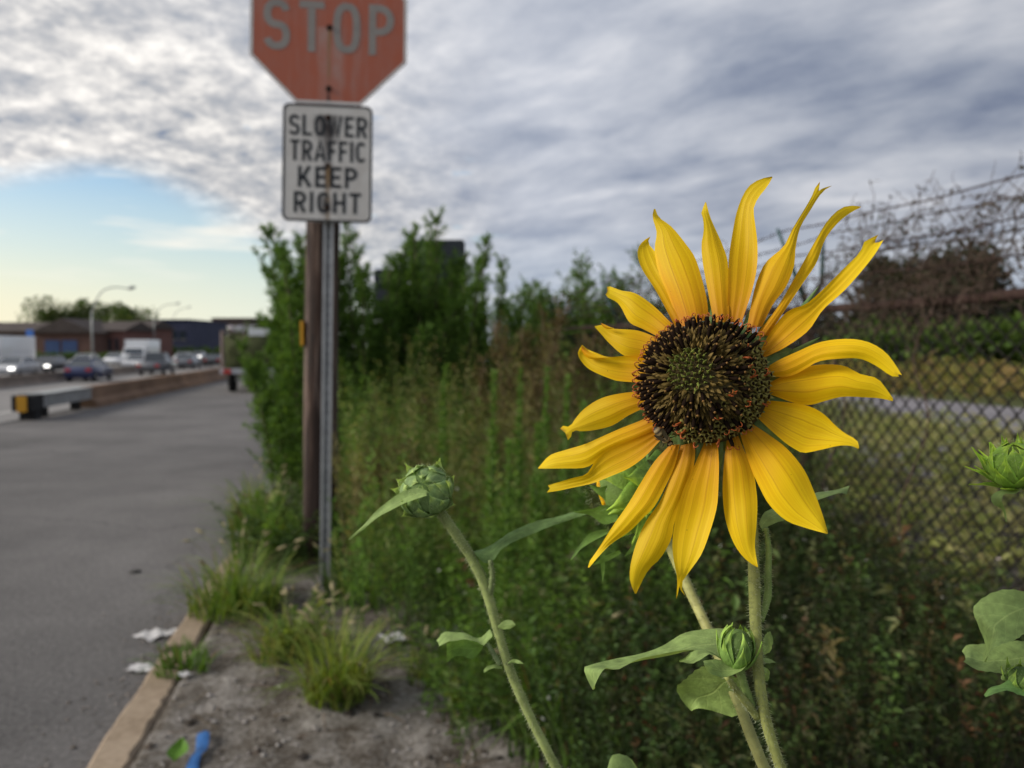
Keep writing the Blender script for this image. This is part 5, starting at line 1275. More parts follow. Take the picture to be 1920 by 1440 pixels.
patch(rp, c8([(1060, 940), (980, 925), (900, 925), (800, 935), (730, 930), (706, 962)]), c8([(1060, 1010), (980, 1045), (920, 1055), (860, 1052), (780, 1045), (712, 1005)]), [.372, .382], [.36, .36], 'leaf', LEAF_C, .05, 22, 11, .0006, .0003, 63)
patch(rp, c8([(1000, 1090), (940, 1068), (870, 1090), (820, 1115), (796, 1142)]), c8([(1000, 1150), (940, 1140), (880, 1125), (840, 1135), (800, 1150)]), [.352, .35], [.345, .34], 'leaf', (.15, .28, .08), .05, 16, 9, .0004, .0002, 64)
patch(rp, c8([(930, 1060), (880, 1055), (865, 1075)]), c8([(940, 1090), (905, 1085), (868, 1080)]), [.358, .355], [.355, .352], 'leaf', LEAF_C, .05, 10, 7, .0003, 0, 65)
bud(rp, P(1916, 1272, DRT - .008), (-.15, -.3, .9), .0058, [(6, .8, 2.7, 1.0, .45, .1, .5, 0), (7, .5, 2.2, 1.08, .42, .3, .6, .4)], (.19, .30, .07), 81)
# a young plant whose topmost leaf only just enters at the bottom
foot = P(1185, 1600, .42) + (.01, .03, 0); foot[2] = .07
yp_ = thing('sunflower', 'young sunflower showing one pale leaf at the bottom edge', 'sunflower', foot, 'budding sunflowers')
patch(yp_, [(1139, 1440), (1143, 1424), (1152, 1414), (1170, 1416), (1190, 1432), (1200, 1450)], [(1140, 1470), (1150, 1480), (1165, 1482), (1180, 1478), (1190, 1470), (1202, 1456)], [.42, .43], [.41, .41], 'leaf', LEAF_C, .06, 14, 9, .0004, .0002, 66)
stem(yp_, [(1168, 1478, .415), (1178, 1520, .418), (1185, 1600, .42)], [.0018, .0022, .003, .004], STEM_C, 12, 0, n=40, ground=foot[2])

# ------------------------------------------------------------------ weeds, shrubs, grass
def plume(base, h, lean, nside, sw, leafL, leafW, cols, rng, start=.12, rise=.9, per=12, topw=.25, droop=.15, jit=.25):
    """one leafy stem: returns leaf arrays and the lines of its stem and side shoots"""
    lean = np.array((lean[0], lean[1], 0.0)); ax_ = lambda t_: base + dz * h * t_ + lean * t_ ** 1.7
    t_ = np.sort(rng.uniform(start, .99, nside)); ang = np.arange(nside) * 2.4 + rng.uniform(0, 6.28) + rng.normal(0, .3, nside)
    ln = sw * ((1 - t_) ** .75 * (1 - topw) + topw) * np.minimum(1, (t_ - start) * 4 + .45) * rng.uniform(.6, 1.25, nside)
    O = np.array([ax_(q) for q in t_]); Dh = np.stack([np.cos(ang), np.sin(ang), np.zeros(nside)], 1)
    D = unit(Dh + dz * rise * (1 + .6 * t_[:, None]))
    f = rng.random((nside, per)) ** .8
    Pp = O[:, None] + D[:, None] * (ln[:, None] * f)[..., None] + dz * (.12 * ln[:, None] * f ** 2)[..., None]
    n = nside * per; Pp = Pp.reshape(-1, 3)
    ld = unit(np.repeat(D, per, 0) * .9 + rng.normal(0, .55, (n, 3)) + dz * .15)
    arr = leaf_arrays(Pp, ld, rng.normal(0, .5, (n, 3)) + dz, leafL * rng.uniform(.5, 1.25, n), leafW * rng.uniform(.6, 1.3, n), mixcol(cols, n, rng, jit), droop=droop)
    lines = [(np.array([ax_(q) for q in np.linspace(0, 1, 8)]), h * .006 + .002)]
    for q in range(0, nside, 3): lines.append((np.array([O[q], O[q] + D[q] * ln[q] * .5, O[q] + D[q] * ln[q] + dz * .12 * ln[q]]), .0022))
    return arr, lines
def shrub(name, label, cat, base, plumes, rng, cols, group=None, stemcol=(.07, .06, .03), kw=None, crown='crown', trunk='trunk'):
    t = thing(name, label, cat, base, group); arrs = []; b = MB()
    for (off, h, lean, nside, sw) in plumes:
        a, lines = plume(np.asarray(base) + np.array((off[0], off[1], 0)), h, lean, nside, sw, cols=cols, rng=rng, **(kw or {}))
        arrs.append(a)
        for l_, r_ in lines: b.tube(l_, np.linspace(r_, r_ * .35, len(l_)), 4, col=stemcol)
    b.build(trunk, M_STEMC, t); V, F, C = cat_leaves(arrs); fastmesh(crown, V, F, C, M_FOL, t); return t
r = np.random.default_rng(5)
DEEP = [(.07, .145, .025), (.10, .19, .035), (.14, .24, .045), (.075, .15, .03)]
FRESH = [(.10, .19, .03), (.14, .24, .04), (.075, .15, .025)]
DRY = [(.13, .09, .045), (.09, .07, .03), (.17, .12, .06), (.07, .075, .025)]
def rp_(n, spread, h0, h1, lean, ns, sw):
    return [((r.uniform(-spread, spread), r.uniform(-spread, spread) * .8), r.uniform(h0, h1), (r.normal(0, lean), r.normal(0, lean)), int(ns * r.uniform(.8, 1.2)), sw * r.uniform(.8, 1.2)) for _ in range(n)]
def at(px, d, z=.1): q = P(px, 700, d); q[2] = z; return q
FE = dict(leafL=.07, leafW=.011, per=40, rise=1.05, start=.05)
# the tall feathery shrubs behind the posts: many thin arching sprays each
def sprays(n, w, hmax, lean, sw=.30, ns=52, dep=.45):
    o = []
    for q in range(n):
        x = r.uniform(-1, 1); hh_ = hmax * (1 - .42 * abs(x) ** 1.5) * r.uniform(.55, 1.0) if q > 5 else hmax * r.uniform(.88, 1.0)
        o.append(((x * w * .5, r.uniform(-dep, dep)), hh_, (x * w * r.uniform(.15, .7) + r.normal(0, .08) + lean, r.normal(0, .12)), int(ns * r.uniform(.8, 1.2) * (.5 + .5 * hh_ / hmax)), sw * r.uniform(.75, 1.25)))
    return o
shrub('feathery_shrub', 'feathery green shrub left of the wooden post, leaning over the road', 'shrub', at(580, 6.6), sprays(28, .42, 2.05, .0, .25), r, DEEP + FRESH, 'feathery shrubs behind the sign', kw=FE)
shrub('feathery_shrub', 'tall feathery shrub directly right of the wooden post', 'shrub', at(682, 7.0), sprays(44, 1.1, 2.3, -.02), r, DEEP + FRESH[:1], 'feathery shrubs behind the sign', kw=FE)
shrub('feathery_shrub', 'widest feathery shrub in front of the dark sign backs', 'shrub', at(800, 7.6), sprays(44, 1.15, 2.45, -.02), r, DEEP + FRESH, 'feathery shrubs behind the sign', kw=FE)
shrub('feathery_shrub', 'slender feathery shrub right of the dark sign backs', 'shrub', at(905, 8.6), sprays(40, 1.2, 2.3, .06, .34), r, DEEP, 'feathery shrubs behind the sign', kw=FE)
# low shrubs in the middle distance
for px, d, h, n, lb in ((1010, 11, 2.0, 9, 'dark bush between the slender shrub and the open sunflower'), (1100, 10.5, 2.35, 12, 'rounded dark bush behind the left petals of the open flower'), (1200, 10, 2.3, 10, 'dark bush behind the upper left petals')):
    shrub('dark_bush', lb, 'bush', at(px, d, .2), [((q_ * .8, r.uniform(-.5, .5)), h * (1 - .3 * abs(q_) ** 2) * r.uniform(.6, 1.0), (q_ * .35 + r.normal(0, .15), r.normal(0, .15)), 50, .38) for q_ in r.uniform(-1, 1, n * 3)], r, DEEP + [(.06, .07, .025)], 'bushes in the middle distance', kw=dict(leafL=.075, leafW=.02, per=16, start=.2, rise=.7, topw=.45))
for px, d, h, lb in ((905, 5.6, 1.35, 'tan dry weed thicket below the slender shrub'), (985, 6.2, 1.5, 'tan dry weed thicket under the dark bush'), (1075, 5.6, 1.42, 'dry brown weed thicket left of the open flower'), (715, 4.7, .62, 'tan brown dead weed right of the posts'), (1170, 5.2, 1.4, 'dry brown weed thicket behind the left petals'), (1300, 5.4, 1.3, 'olive weed thicket behind the disc of the open flower'), (1430, 5.2, 1.0, 'olive weed thicket behind the sunflower stem')):
    shrub('dry_weed', lb, 'weed', at(px, d, .15), rp_(7 if px != 715 else 4, .36, h * .55, h, .16, 45, .24), r, (DRY if px < 1200 and px != 715 else [(.15, .095, .05), (.11, .075, .04), (.18, .13, .07)] if px == 715 else DRY[1:2] + DRY[3:] + [(.05, .06, .02), (.06, .075, .022)]), 'weed thickets before the fence', kw=dict(leafL=.042, leafW=.010, per=14), stemcol=(.12, .08, .045))
# spires of horseweed
for px, yt, d, lb in ((918, 700, 3.1, 'tallest bright green spire weed in front of the dry thicket'), (826, 690, 3.9, 'bright spire weed nearest the shrub'), (968, 695, 3.4, 'green spire weed just right of the tallest spire'), (1018, 690, 3.6, 'second green spire weed right of the tallest spire'), (1056, 705, 3.3, 'green spire weed nearest the left petals'), (1000, 800, 2.8, 'shorter green spire weed beside the rounded bud leaf'), (1085, 760, 3.0, 'short spire weed behind the lowest left petals'), (945, 830, 2.7, 'short spire weed above the left plant stalk')):
    b0 = at(px, d, .12); H = P(px, yt, d)[2] - b0[2]; n = 420
    t = thing('spire_weed', lb, 'weed', b0, 'tall spire weeds'); t_ = r.random(n) ** .75; a = np.arange(n) * 2.4
    ln = np.where(t_ > .78, .035, .085) * r.uniform(.6, 1.2, n) * np.where(t_ < .78, 1 - .45 * t_, 1)
    D = np.stack([np.cos(a), np.sin(a), .55 + .9 * t_ + .2 * r.normal(0, 1, n)], 1)
    V, F, C = leaf_arrays(b0 + dz * (t_ * H)[:, None] + np.array((.02, 0, 0)) * (t_ ** 2)[:, None], D, r.normal(0, .3, (n, 3)) + dz, ln, .009 * r.uniform(.7, 1.3, n), mixcol([(.12, .22, .035), (.15, .26, .05), (.09, .18, .03)], n, r, .12), droop=.2)
    fastmesh('leaf', V, F, C, M_FOL, t)['kind'] = 'stuff'
    b = MB(); b.tube([b0, b0 + dz * H * .5 + (.005, 0, 0), b0 + dz * H * .98 + (.02, 0, 0)], [.006, .005, .002], 6, col=(.09, .14, .03)); b.build('stem', M_STEMC, t)

# undergrowth: leafy ground cover nobody could count
def herb_field(name, n, smin, smax, umin, umax, hmin, hmax, cols, rng, leafL, leafW, per=16, keep=None, label=None, cat='undergrowth', dens=None):
    s_ = rng.uniform(smin, smax, n); u_ = umin + (umax - umin) * rng.random(n) ** 1.3
    if keep is not None: k_ = keep(s_, u_); s_, u_ = s_[k_], u_[k_]
    n = len(s_); z_ = gz(s_, u_); base = np.stack([s_ * cR - u_ * sR, s_ * sR + u_ * cR, z_], 1)
    patchy = np.clip(1 + .45 * bumps(s_, u_, 5, 2, 2.2), .35, 1.6) * (1 - .3 * smooth01((s_ - 1.3) / .8) * (s_ < 2.6))
    h = rng.uniform(hmin, hmax, n) * patchy; lean = rng.normal(0, .22, (n, 2)) * h[:, None]
    t_ = rng.random((n, per)) ** .7; a = rng.uniform(0, 6.28, (n, per))
    Pp = base[:, None] + dz * (h[:, None] * t_)[..., None]; Pp[..., 0] += lean[:, :1] * t_ ** 1.5; Pp[..., 1] += lean[:, 1:] * t_ ** 1.5
    D = np.stack([np.cos(a), np.sin(a), rng.normal(.65, .5, (n, per))], -1).reshape(-1, 3)
    pc = mixcol(cols, n, rng, .15); C0 = np.repeat(pc, per, 0) * (1 + .2 * rng.normal(0, 1, (n * per, 1)))
    m = n * per; sz = np.repeat(rng.uniform(.55, 1.35, n), per)
    A1 = leaf_arrays(Pp.reshape(-1, 3), D, rng.normal(0, .5, (m, 3)) + dz, leafL * sz * rng.uniform(.5, 1.2, m), leafW * sz * rng.uniform(.6, 1.2, m), np.clip(C0, .004, 1), droop=.25)
    tip = base + dz * h[:, None]; tip[:, :2] += lean
    w = .0025; V2 = np.stack([base - (w, 0, 0), base + (w, 0, 0), tip, base + (0, w, 0)], 1).reshape(-1, 3); o = (np.arange(n) * 4)[:, None]
    F2 = np.concatenate([o + np.array((0, 1, 2)), o + np.array((1, 3, 2))], 1).reshape(-1, 3)
    V, F, C = cat_leaves([A1, (V2, F2, np.repeat(pc * .8 + .01, 4, 0))])
    o_ = fastmesh(name, V, F, C, M_FOL); tag(o_, label, cat, kind='stuff'); return o_
UG = [(.035, .07, .016), (.05, .095, .02), (.065, .12, .026), (.04, .075, .02), (.085, .095, .03)]
def keep1(s_, u_):
    dirt = smooth01((s_ + .05 - .12 * np.sin(u_ * 2.1) - np.clip((3.2 - u_) * .35, -.5, .55)) / .45)
    return (RNG.random(len(s_)) < dirt) & ~((u_ < 1.5) & (np.abs(s_) < 1.6)) & ((s_ * s_ + u_ * u_) > 1.9)
UGD = [(.028, .052, .014), (.042, .074, .018), (.06, .10, .024), (.065, .062, .028), (.03, .04, .016)]
herb_field('weed_undergrowth', 9000, .55, 2.15, .9, 6.5, .10, .42, UGD, np.random.default_rng(31), .024, .0075, 26, keep1, 'very dark low weeds in front of the fence')
herb_field('weed_undergrowth', 8000, -.4, .95, .9, 7.0, .08, .36, UG, np.random.default_rng(21), .026, .008, 26, keep1, 'dark green weeds covering the ground before the fence')
herb_field('weed_undergrowth', 650, .5, 2.3, 1.3, 5.5, .1, .36, [(.11, .05, .022), (.08, .055, .025), (.10, .08, .03), (.14, .04, .02)], np.random.default_rng(22), .028, .007, 14, keep1, 'reddish and dry brown weeds scattered through the undergrowth')
herb_field('weed_undergrowth', 1500, -.1, 1.0, 2.3, 4.6, .2, .5, FRESH, np.random.default_rng(23), .04, .006, 26, keep1, 'fresh green narrow leaved weeds below the spires')
herb_field('weed_undergrowth', 900, -.72, .6, 4.2, 9, .12, .4, FRESH + UG, np.random.default_rng(24), .06, .016, 18, None, 'grassy weeds round the foot of the wooden post')
def tall_field(n, px0, px1, d0, d1, cols, seed, label, hk=1.0, per=46, leafL=.05, leafW=.0075):
    """wispy tall weeds, higher the farther they stand"""
    g = np.random.default_rng(seed); d = d0 + (d1 - d0) * g.random(n); px = g.uniform(px0, px1, n)
    base = np.stack([(px - 960) / 1440 * d, d, np.full(n, .1)], 1); s_, u_ = base[:, 0] * cR + base[:, 1] * sR, -base[:, 0] * sR + base[:, 1] * cR
    k_ = (s_ > -.45) & (s_ < 2.1); base, d, s_, u_ = base[k_], d[k_], s_[k_], u_[k_]; base[:, 2] = gz(s_, u_); n = len(d)
    h = np.clip(.10 + .185 * d, .3, 1.3) * g.uniform(.55, 1.1, n) * hk; lean = g.normal(0, .13, (n, 2)) * h[:, None]
    t_ = .1 + .9 * g.random((n, per)) ** .75; a = g.uniform(0, 6.28, (n, per))
    Pp = base[:, None] + dz * (h[:, None] * t_)[..., None]; Pp[..., :2] += lean[:, None] * (t_ ** 1.6)[..., None]
    off = .06 * h[:, None] * g.random((n, per)) * (1.15 - t_); Pp[..., 0] += off * np.cos(a); Pp[..., 1] += off * np.sin(a)
    D = np.stack([np.cos(a), np.sin(a), g.normal(1.1, .5, (n, per))], -1).reshape(-1, 3); m = n * per
    tone = np.clip(.5 + .8 * bumps(s_, u_, seed, 2, 2.6) + g.normal(0, .25, n), 0, 1)[:, None]
    pc = mixcol(cols[0], n, g, .15) * (1 - tone) + mixcol(cols[1], n, g, .15) * tone
    A1 = leaf_arrays(Pp.reshape(-1, 3), D, g.normal(0, .5, (m, 3)) + dz, leafL * g.uniform(.4, 1.2, m), leafW * g.uniform(.6, 1.3, m), np.clip(np.repeat(pc, per, 0) * (1 + .18 * g.normal(0, 1, (m, 1))), .004, 1), droop=.15)
    tip = base + dz * h[:, None]; tip[:, :2] += lean; w = .003
    V2 = np.stack([base - (w, 0, 0), base + (w, 0, 0), tip, base + (0, w, 0)], 1).reshape(-1, 3); o = (np.arange(n) * 4)[:, None]
    F2 = np.concatenate([o + np.array((0, 1, 2)), o + np.array((1, 3, 2))], 1).reshape(-1, 3)
    V, F, C = cat_leaves([A1, (V2, F2, np.repeat(pc * .8 + .01, 4, 0))]); tag(fastmesh('tall_weeds', V, F, C, M_FOL), label, 'weeds', kind='stuff')
TANW = [(.24, .21, .09), (.19, .19, .065), (.30, .25, .12), (.14, .14, .05)]
MIDG = [(.13, .25, .04), (.18, .31, .06), (.10, .20, .035), (.08, .15, .03)]
herb_field('weed_undergrowth', 420, .2, 2.1, 1.4, 5.0, .2, .5, [(.07, .13, .03), (.10, .17, .04), (.12, .13, .05), (.15, .08, .04)], np.random.default_rng(73), .042, .015, 18, keep1, 'broader leaved weeds scattered among the dark undergrowth')
tall_field(900, 640, 1260, 3.2, 6.4, (MIDG, TANW), 61, 'wispy mixed green and tan weeds between the posts and the flower')
tall_field(420, 640, 900, 4.6, 6.6, (UG + MIDG, MIDG), 62, 'dark green wispy weeds at the foot of the shrubs', .7)
tall_field(420, 1180, 1560, 3.4, 6.0, (UGD + UG, TANW + UG), 63, 'dark wispy weeds behind the open flower', .85)
# beyond the fence
herb_field('field_grass', 5200, 2.35, 7.0, 2.0, 16, .06, .26, [(.27, .30, .09), (.21, .25, .08), (.36, .33, .16)], np.random.default_rng(25), .09, .016, 10, None, 'yellow green grass just beyond the fence', 'grass')
herb_field('field_grass', 4500, 10.4, 24, 6, 42, .2, .6, [(.20, .18, .05), (.26, .18, .08), (.14, .17, .045)], np.random.default_rng(26), .28, .05, 8, None, 'yellow green grass beyond the gravel lot', 'grass')
for i, (px, yt, d, w, lb) in enumerate(((1640, 628, 30, 4, 'low green bush across the lot, nearest the petals'), (1740, 622, 28, 5, 'green bush across the lot, behind the fence'), (1850, 622, 27, 5, 'green bush across the lot at the right'), (1960, 620, 26, 6, 'green bush across the lot at the right picture edge'))):
    far_tree(lb, px, yt, d, w, [(.06, .11, .02), (.09, .14, .03)], 200 + i, .28, 1800, .3, 'green bushes across the lot', 'green_bush')
# the big dark bush behind the fence and the vines over it
for i, (px, yt, d, w, n, lb) in enumerate(((1700, 478, 36, 4.2, 3000, 'dark tree beyond the lot, left half of the dark clump'), (1800, 462, 34, 4.6, 3400, 'dark tree beyond the lot, right half of the dark clump'), (1760, 540, 31, 4.5, 2200, 'dark scrub tree in front of the dark clump'), (1890, 560, 33, 4.5, 2200, 'low dark scrub tree at the right edge beyond the lot'), (1640, 588, 36, 4.0, 1800, 'low dark scrub tree beyond the lot next to the petals'), (1560, 600, 38, 4.5, 1500, 'low dark scrub tree behind the right petals'), (1950, 585, 30, 5, 1800, 'low dark scrub tree just past the right picture edge'))):
    far_tree(lb, px, yt, d, w, [(.026, .032, .016), (.036, .042, .02), (.042, .038, .024), (.03, .042, .018)], 240 + i, .28, n, .34, 'dark scrub trees beyond the lot', 'scrub_tree')
def vine(label, u0, u1, n, zlo, zhi, seed, wild=.05):
    rr = np.random.default_rng(seed); t = thing('dead_vine', label, 'vine', RW(SF, (u0 + u1) / 2, .28), 'dead vines on the fence')
    b = MB(); lv = []
    b.tube(spline([RW(SF - .03, (u0 + u1) / 2, .28), RW(SF - .05, (u0 + u1) / 2 + .09, .6), RW(SF - .03, (u0 + u1) / 2 - .05, 1.0), RW(SF - .04, (u0 + u1) / 2 + .04, 1.25), RW(SF - .03, (u0 + u1) / 2 - .08, FZ1)], 16), .0038, 5)
    for q in range(n):
        p_ = RW(SF + rr.normal(-.03, .04), rr.uniform(u0, u1), rr.uniform(zlo, zhi)); d = unit(np.array((rr.normal(0, 1), rr.normal(0, 1), rr.normal(.5, .8)))); pts = [p_]
        for k_ in range(9):
            d = unit(d + rr.normal(0, .42, 3)); p_ = p_ + d * wild * rr.uniform(.5, 1.4)
            s_, u_ = su(p_); p_ = RW(SF + (s_ - SF) * .8, u_, min(p_[2], zhi + .25 + .1 * rr.random())); pts.append(p_)
        b.tube(spline(pts, 16), np.linspace(.0019, .0007, 16) * rr.uniform(.7, 1.5), 3)
        lv.append(np.array(pts)[rr.integers(1, 9, 2)])
    b.build('twig', M_TWIG, t); lv = np.vstack(lv); m = len(lv)
    V, F, C = leaf_arrays(lv, rr.normal(0, 1, (m, 3)) - dz * .5, rr.normal(0, 1, (m, 3)), rr.uniform(.015, .035, m), rr.uniform(.008, .016, m), mixcol([(.06, .045, .03), (.045, .05, .025), (.08, .06, .05)], m, rr)); fastmesh('leaf', V, F, C, M_FOL, t)['kind'] = 'stuff'
vine('grey brown dead vine tangled over the barbed wire at the right edge', 2.2, 3.3, 300, FZ1 + .0, FZ1 + .34, 1, .03)
vine('dead vine hanging on the fence rail before the broad dark bush', 2.4, 4.2, 420, FZ1 - .14, FZ1 + .12, 2, .03)
vine('dead vine on the barbed wire behind the right petals', 4.2, 6.8, 240, FZ1 - .1, FZ1 + .34, 3, .032)

# grass clumps by the kerb
def clump(label, base, n, h, spread, cols, seed, heads=10, headcol=(.34, .30, .17)):
    rr = np.random.default_rng(seed); t = thing('grass_clump', label, 'grass clump', base, 'grass clumps by the kerb')
    a = rr.uniform(0, 6.28, n); R0 = spread * .75 * rr.random(n) ** .8; L = h * rr.uniform(.25, 1.15, n) * (1 - .35 * R0 / spread); out_ = rr.uniform(.1, 1.3, n)
    dirs = np.stack([np.cos(a), np.sin(a), 0 * a], 1); b0 = base + dirs * R0[:, None] - dz * .01; a = a + rr.normal(0, .9, n); dirs = np.stack([np.cos(a), np.sin(a), 0 * a], 1); side = np.stack([-np.sin(a), np.cos(a), 0 * a], 1)
    V = []
    for k_, f in enumerate((0, .3, .6, .85, 1.0)):
        c = b0 + dirs * (L * out_ * f ** 1.8)[:, None] + dz * (L * (f - .35 * out_ * f ** 3))[:, None]; w = (.0046 * (1 - f) ** .6 + .0003) * rr.uniform(.7, 1.4, n)
        V += [c - side * w[:, None], c + side * w[:, None]]
    V = np.stack(V, 1).reshape(-1, 3); o = (np.arange(n) * 10)[:, None]
    F = np.concatenate([o + np.array((2 * k_, 2 * k_ + 1, 2 * k_ + 3, 2 * k_ + 2)) for k_ in range(4)], 1).reshape(-1, 4)
    cc = mixcol(cols, n, rr, .18); dead = rr.random(n) < .05; cc[dead] = mixcol([(.26, .19, .09), (.16, .10, .05)], dead.sum(), rr, .1); C = np.repeat(cc, 10, 0); fastmesh('blades', V, F, C, M_FOL, t, smooth=True)['kind'] = 'stuff'
    if heads:
        b = MB(); b.lathe((0, 0, 0), (0, 0, 1), [(.001, 0), (.0048, .006), (.0055, .018), (.004, .034), (.001, .042)], 8, col=headcol); hm = b.build('seed_head', M_FOL); me = hm.data; bpy.data.objects.remove(hm)
        for q in range(heads):
            an = rr.uniform(0, 6.28); ro = spread * rr.uniform(.3, .9); p_ = base + np.array((math.cos(an) * ro, math.sin(an) * ro, h * rr.uniform(.75, 1.15)))
            b = MB(); b.tube(spline([base + np.array((math.cos(an), math.sin(an), 0)) * .02, (base + p_) / 2 + dz * h * .12, p_], 7), .0011, 3, col=(.14, .17, .05)); s_ = b.build('stalk', M_STEMC, t)
            o_ = bpy.data.objects.new('seed_head', me); COL.objects.link(o_); o_.parent = s_
            d = Vector((math.cos(an) * 1.0, math.sin(an) * 1.0, rr.uniform(-.1, .8))); o_.matrix_local = Matrix.Translation(Vector(p_ - np.array(t.location))) @ d.to_track_quat('Z', 'Y').to_matrix().to_4x4() @ Matrix.Scale(rr.uniform(.8, 1.3), 4)
    return t
YG = [(.19, .26, .045), (.14, .22, .035), (.24, .27, .06)]
def gp(px, py): q = gpx(px, py, .09); s_, u_ = su(q); return RW(s_, u_, float(gz(s_, u_)))
clump('bright grass clump with seed heads below the sign post', gp(632, 1300), 300, .33, .15, YG, 1, 14)
herb_field('verge_weeds', 900, -.72, -.2, 3.0, 5.4, .06, .22, FRESH + YG, np.random.default_rng(71), .035, .012, 16, lambda s_, u_: bumps(s_, u_, 33, 2, 3.5) > .15, 'small leafy weeds among the kerb grass', 'weeds')
clump('yellowish grass clump with seed heads left of the brightest clump', gp(545, 1215), 240, .25, .2, YG + [(.22, .19, .08)], 2, 12)
clump('large grass clump with pale seed heads spilling over the kerb', gp(450, 1130), 420, .33, .3, FRESH + YG, 3, 16)
clump('small green tuft growing over the kerb', gp(345, 1232), 110, .13, .14, [(.08, .16, .02), (.10, .18, .03)], 4, 0)
clump('thin small grass tuft on bare dirt right of the brightest clump', gp(795, 1270), 45, .17, .09, YG, 5, 4)
clump('green grass clump at the foot of the wooden post', gp(500, 1040), 420, .40, .26, FRESH, 6, 8)
clump('tall grass clump beside the road, left of the wooden post', gp(478, 985), 380, .44, .22, FRESH + YG, 7, 6)
clump('dark grass clump right of the steel post', gp(680, 1110), 260, .26, .3, UG + FRESH, 8, 5)
clump('low grass clump right of the wooden post', gp(700, 1020), 260, .3, .4, FRESH + UG, 9, 4)
clump('grass clump under the left sunflower stalk', gp(930, 1330), 120, .3, .2, YG + FRESH, 10, 6)
clump('grass clump at the bottom edge among the weeds', gp(1060, 1400), 200, .42, .24, FRESH, 11, 3)

# ------------------------------------------------------------------ small things on the ground
rr = np.random.default_rng(9); V, F, C = [], [], []; o = 0
ico = np.array([(0, 0, 1), (.9, 0, .3), (.28, .85, .3), (-.72, .53, .3), (-.72, -.53, .3), (.28, -.85, .3), (0, 0, -.6)], float)
icf = np.array([(0, 1, 2), (0, 2, 3), (0, 3, 4), (0, 4, 5), (0, 5, 1), (6, 2, 1), (6, 3, 2), (6, 4, 3), (6, 5, 4), (6, 1, 5)])
N = 5200; s_ = rr.uniform(-.72, 1.0, N); u_ = 1.6 + 4.5 * rr.random(N) ** 1.5; z_ = gz(s_, u_) + .011 * bumps(s_, u_, 9, 4, 14.0)
sz = .0022 + .010 * rr.random(N) ** 5
for i in range(N):
    c = RW(s_[i], u_[i], z_[i] + sz[i] * .2); V.append(c + ico * sz[i] * rr.uniform(.6, 1.3, (7, 3)) * (1, 1, .7)); F.append(icf + o); o += 7
C = np.repeat(mixcol([(.30, .28, .26), (.20, .18, .165), (.38, .35, .33), (.10, .085, .075)], N, rr, .15), 7, 0)
M_STONE = leafmat('stone', 0.0, .9, 300)
tag(fastmesh('gravel', np.vstack(V), np.vstack(F), C, M_STONE), 'loose gravel and crumbs of asphalt on the bare dirt', 'gravel', kind='stuff')
N = 700; V, F = [], []; o = 0
for i in range(N):
    sz = .003 + .008 * rr.random() ** 3; c = RW(-.885 - abs(rr.normal(0, .12)), 1.5 + 5 * rr.random(), .002); V.append(c + ico * sz * rr.uniform(.6, 1.3, (7, 3)) * (1, 1, .6)); F.append(icf + o); o += 7
C = np.repeat(mixcol([(.20, .17, .14), (.09, .075, .06), (.28, .25, .22)], N, rr, .15), 7, 0)
tag(fastmesh('gravel', np.vstack(V), np.vstack(F), C, M_STONE), 'grit gathered on the asphalt along the kerb', 'gravel', kind='stuff')
# crumbled soil lumps and dead stalks lying about
N = 260; V, F = [], []; o = 0
for i in range(N):
    sz = .008 + .02 * rr.random() ** 2.5; s0, u0 = rr.uniform(-.74, .9), 1.8 + 3.5 * rr.random() ** 1.4; c = RW(s0, u0, float(gz(s0, u0))); V.append(c + ico * sz * rr.uniform(.6, 1.4, (7, 3)) * (1, 1, .55)); F.append(icf + o); o += 7
tag(fastmesh('soil_crumbs', np.vstack(V), np.vstack(F), np.repeat(mixcol([(.05, .04, .03), (.09, .07, .055), (.025, .02, .017)], N, rr, .2), 7, 0), M_STONE), 'dark soil crumbs strewn over the verge', 'soil', kind='stuff')
b = MB()
for i in range(150):
    s0, u0 = rr.uniform(-.7, .8), 1.9 + 3 * rr.random(); a = rr.uniform(0, 6.28); L = rr.uniform(.05, .2); c = on_verge(s0, u0) + dz * .012; d = np.array((math.cos(a), math.sin(a), 0)) * L / 2
    b.tube(spline([c - d, c + dz * .01 + rr.normal(0, .01, 3), c + d], 5), .0016, 3, col=mixcol([(.17, .11, .06), (.10, .06, .035), (.2, .15, .09)], 1, rr)[0])
tag(b.build('dead_stalks', M_STEMC), 'dead stalks strewn on the bare dirt', 'debris', kind='stuff')
M_PAPER = mat('white_paper', (.58, .57, .57), .85, .45, 40)
def scrap(label, c, w, h, lift, seed):
    q = np.random.default_rng(seed); n = 12; A = np.zeros((n, n, 3)); ph = q.uniform(0, 6, 6); a = q.uniform(0, 3.1)
    for i in range(n):
        for j in range(n):
            x, y = (i / (n - 1) - .5), (j / (n - 1) - .5); e = 1 - .25 * abs(math.sin(4 * math.atan2(y, x) + ph[0])) * (abs(x) + abs(y))
            z = .55 * lift * (q.random() * .55 + abs(math.sin(3 * x + 5 * y + ph[1])) * .45 + max(0, .35 - x * x - y * y) * 1.2)
            A[i, j] = c + np.array((w * e * (x * math.cos(a) - y * math.sin(a)), h * e * (x * math.sin(a) + y * math.cos(a)), z))
    b = MB(); b.grid(A); t = b.build('paper_scrap', M_PAPER, base=c, smooth=True); tag(t, label, 'litter', 'white litter'); return t
scrap('white paper scrap on the asphalt, beside the kerb tuft', gpx(287, 1193, .004), .13, .12, .03, 1)
scrap('small white scrap against the kerb, right of the larger scrap', gpx(322, 1190, .004), .06, .08, .03, 2)
scrap('torn white scrap on the asphalt nearest the camera', gpx(270, 1255, .004), .13, .08, .025, 3)
scrap('small grey white scrap on the dirt behind the kerb tuft', gp(345, 1252) + dz * .01, .05, .04, .012, 4)
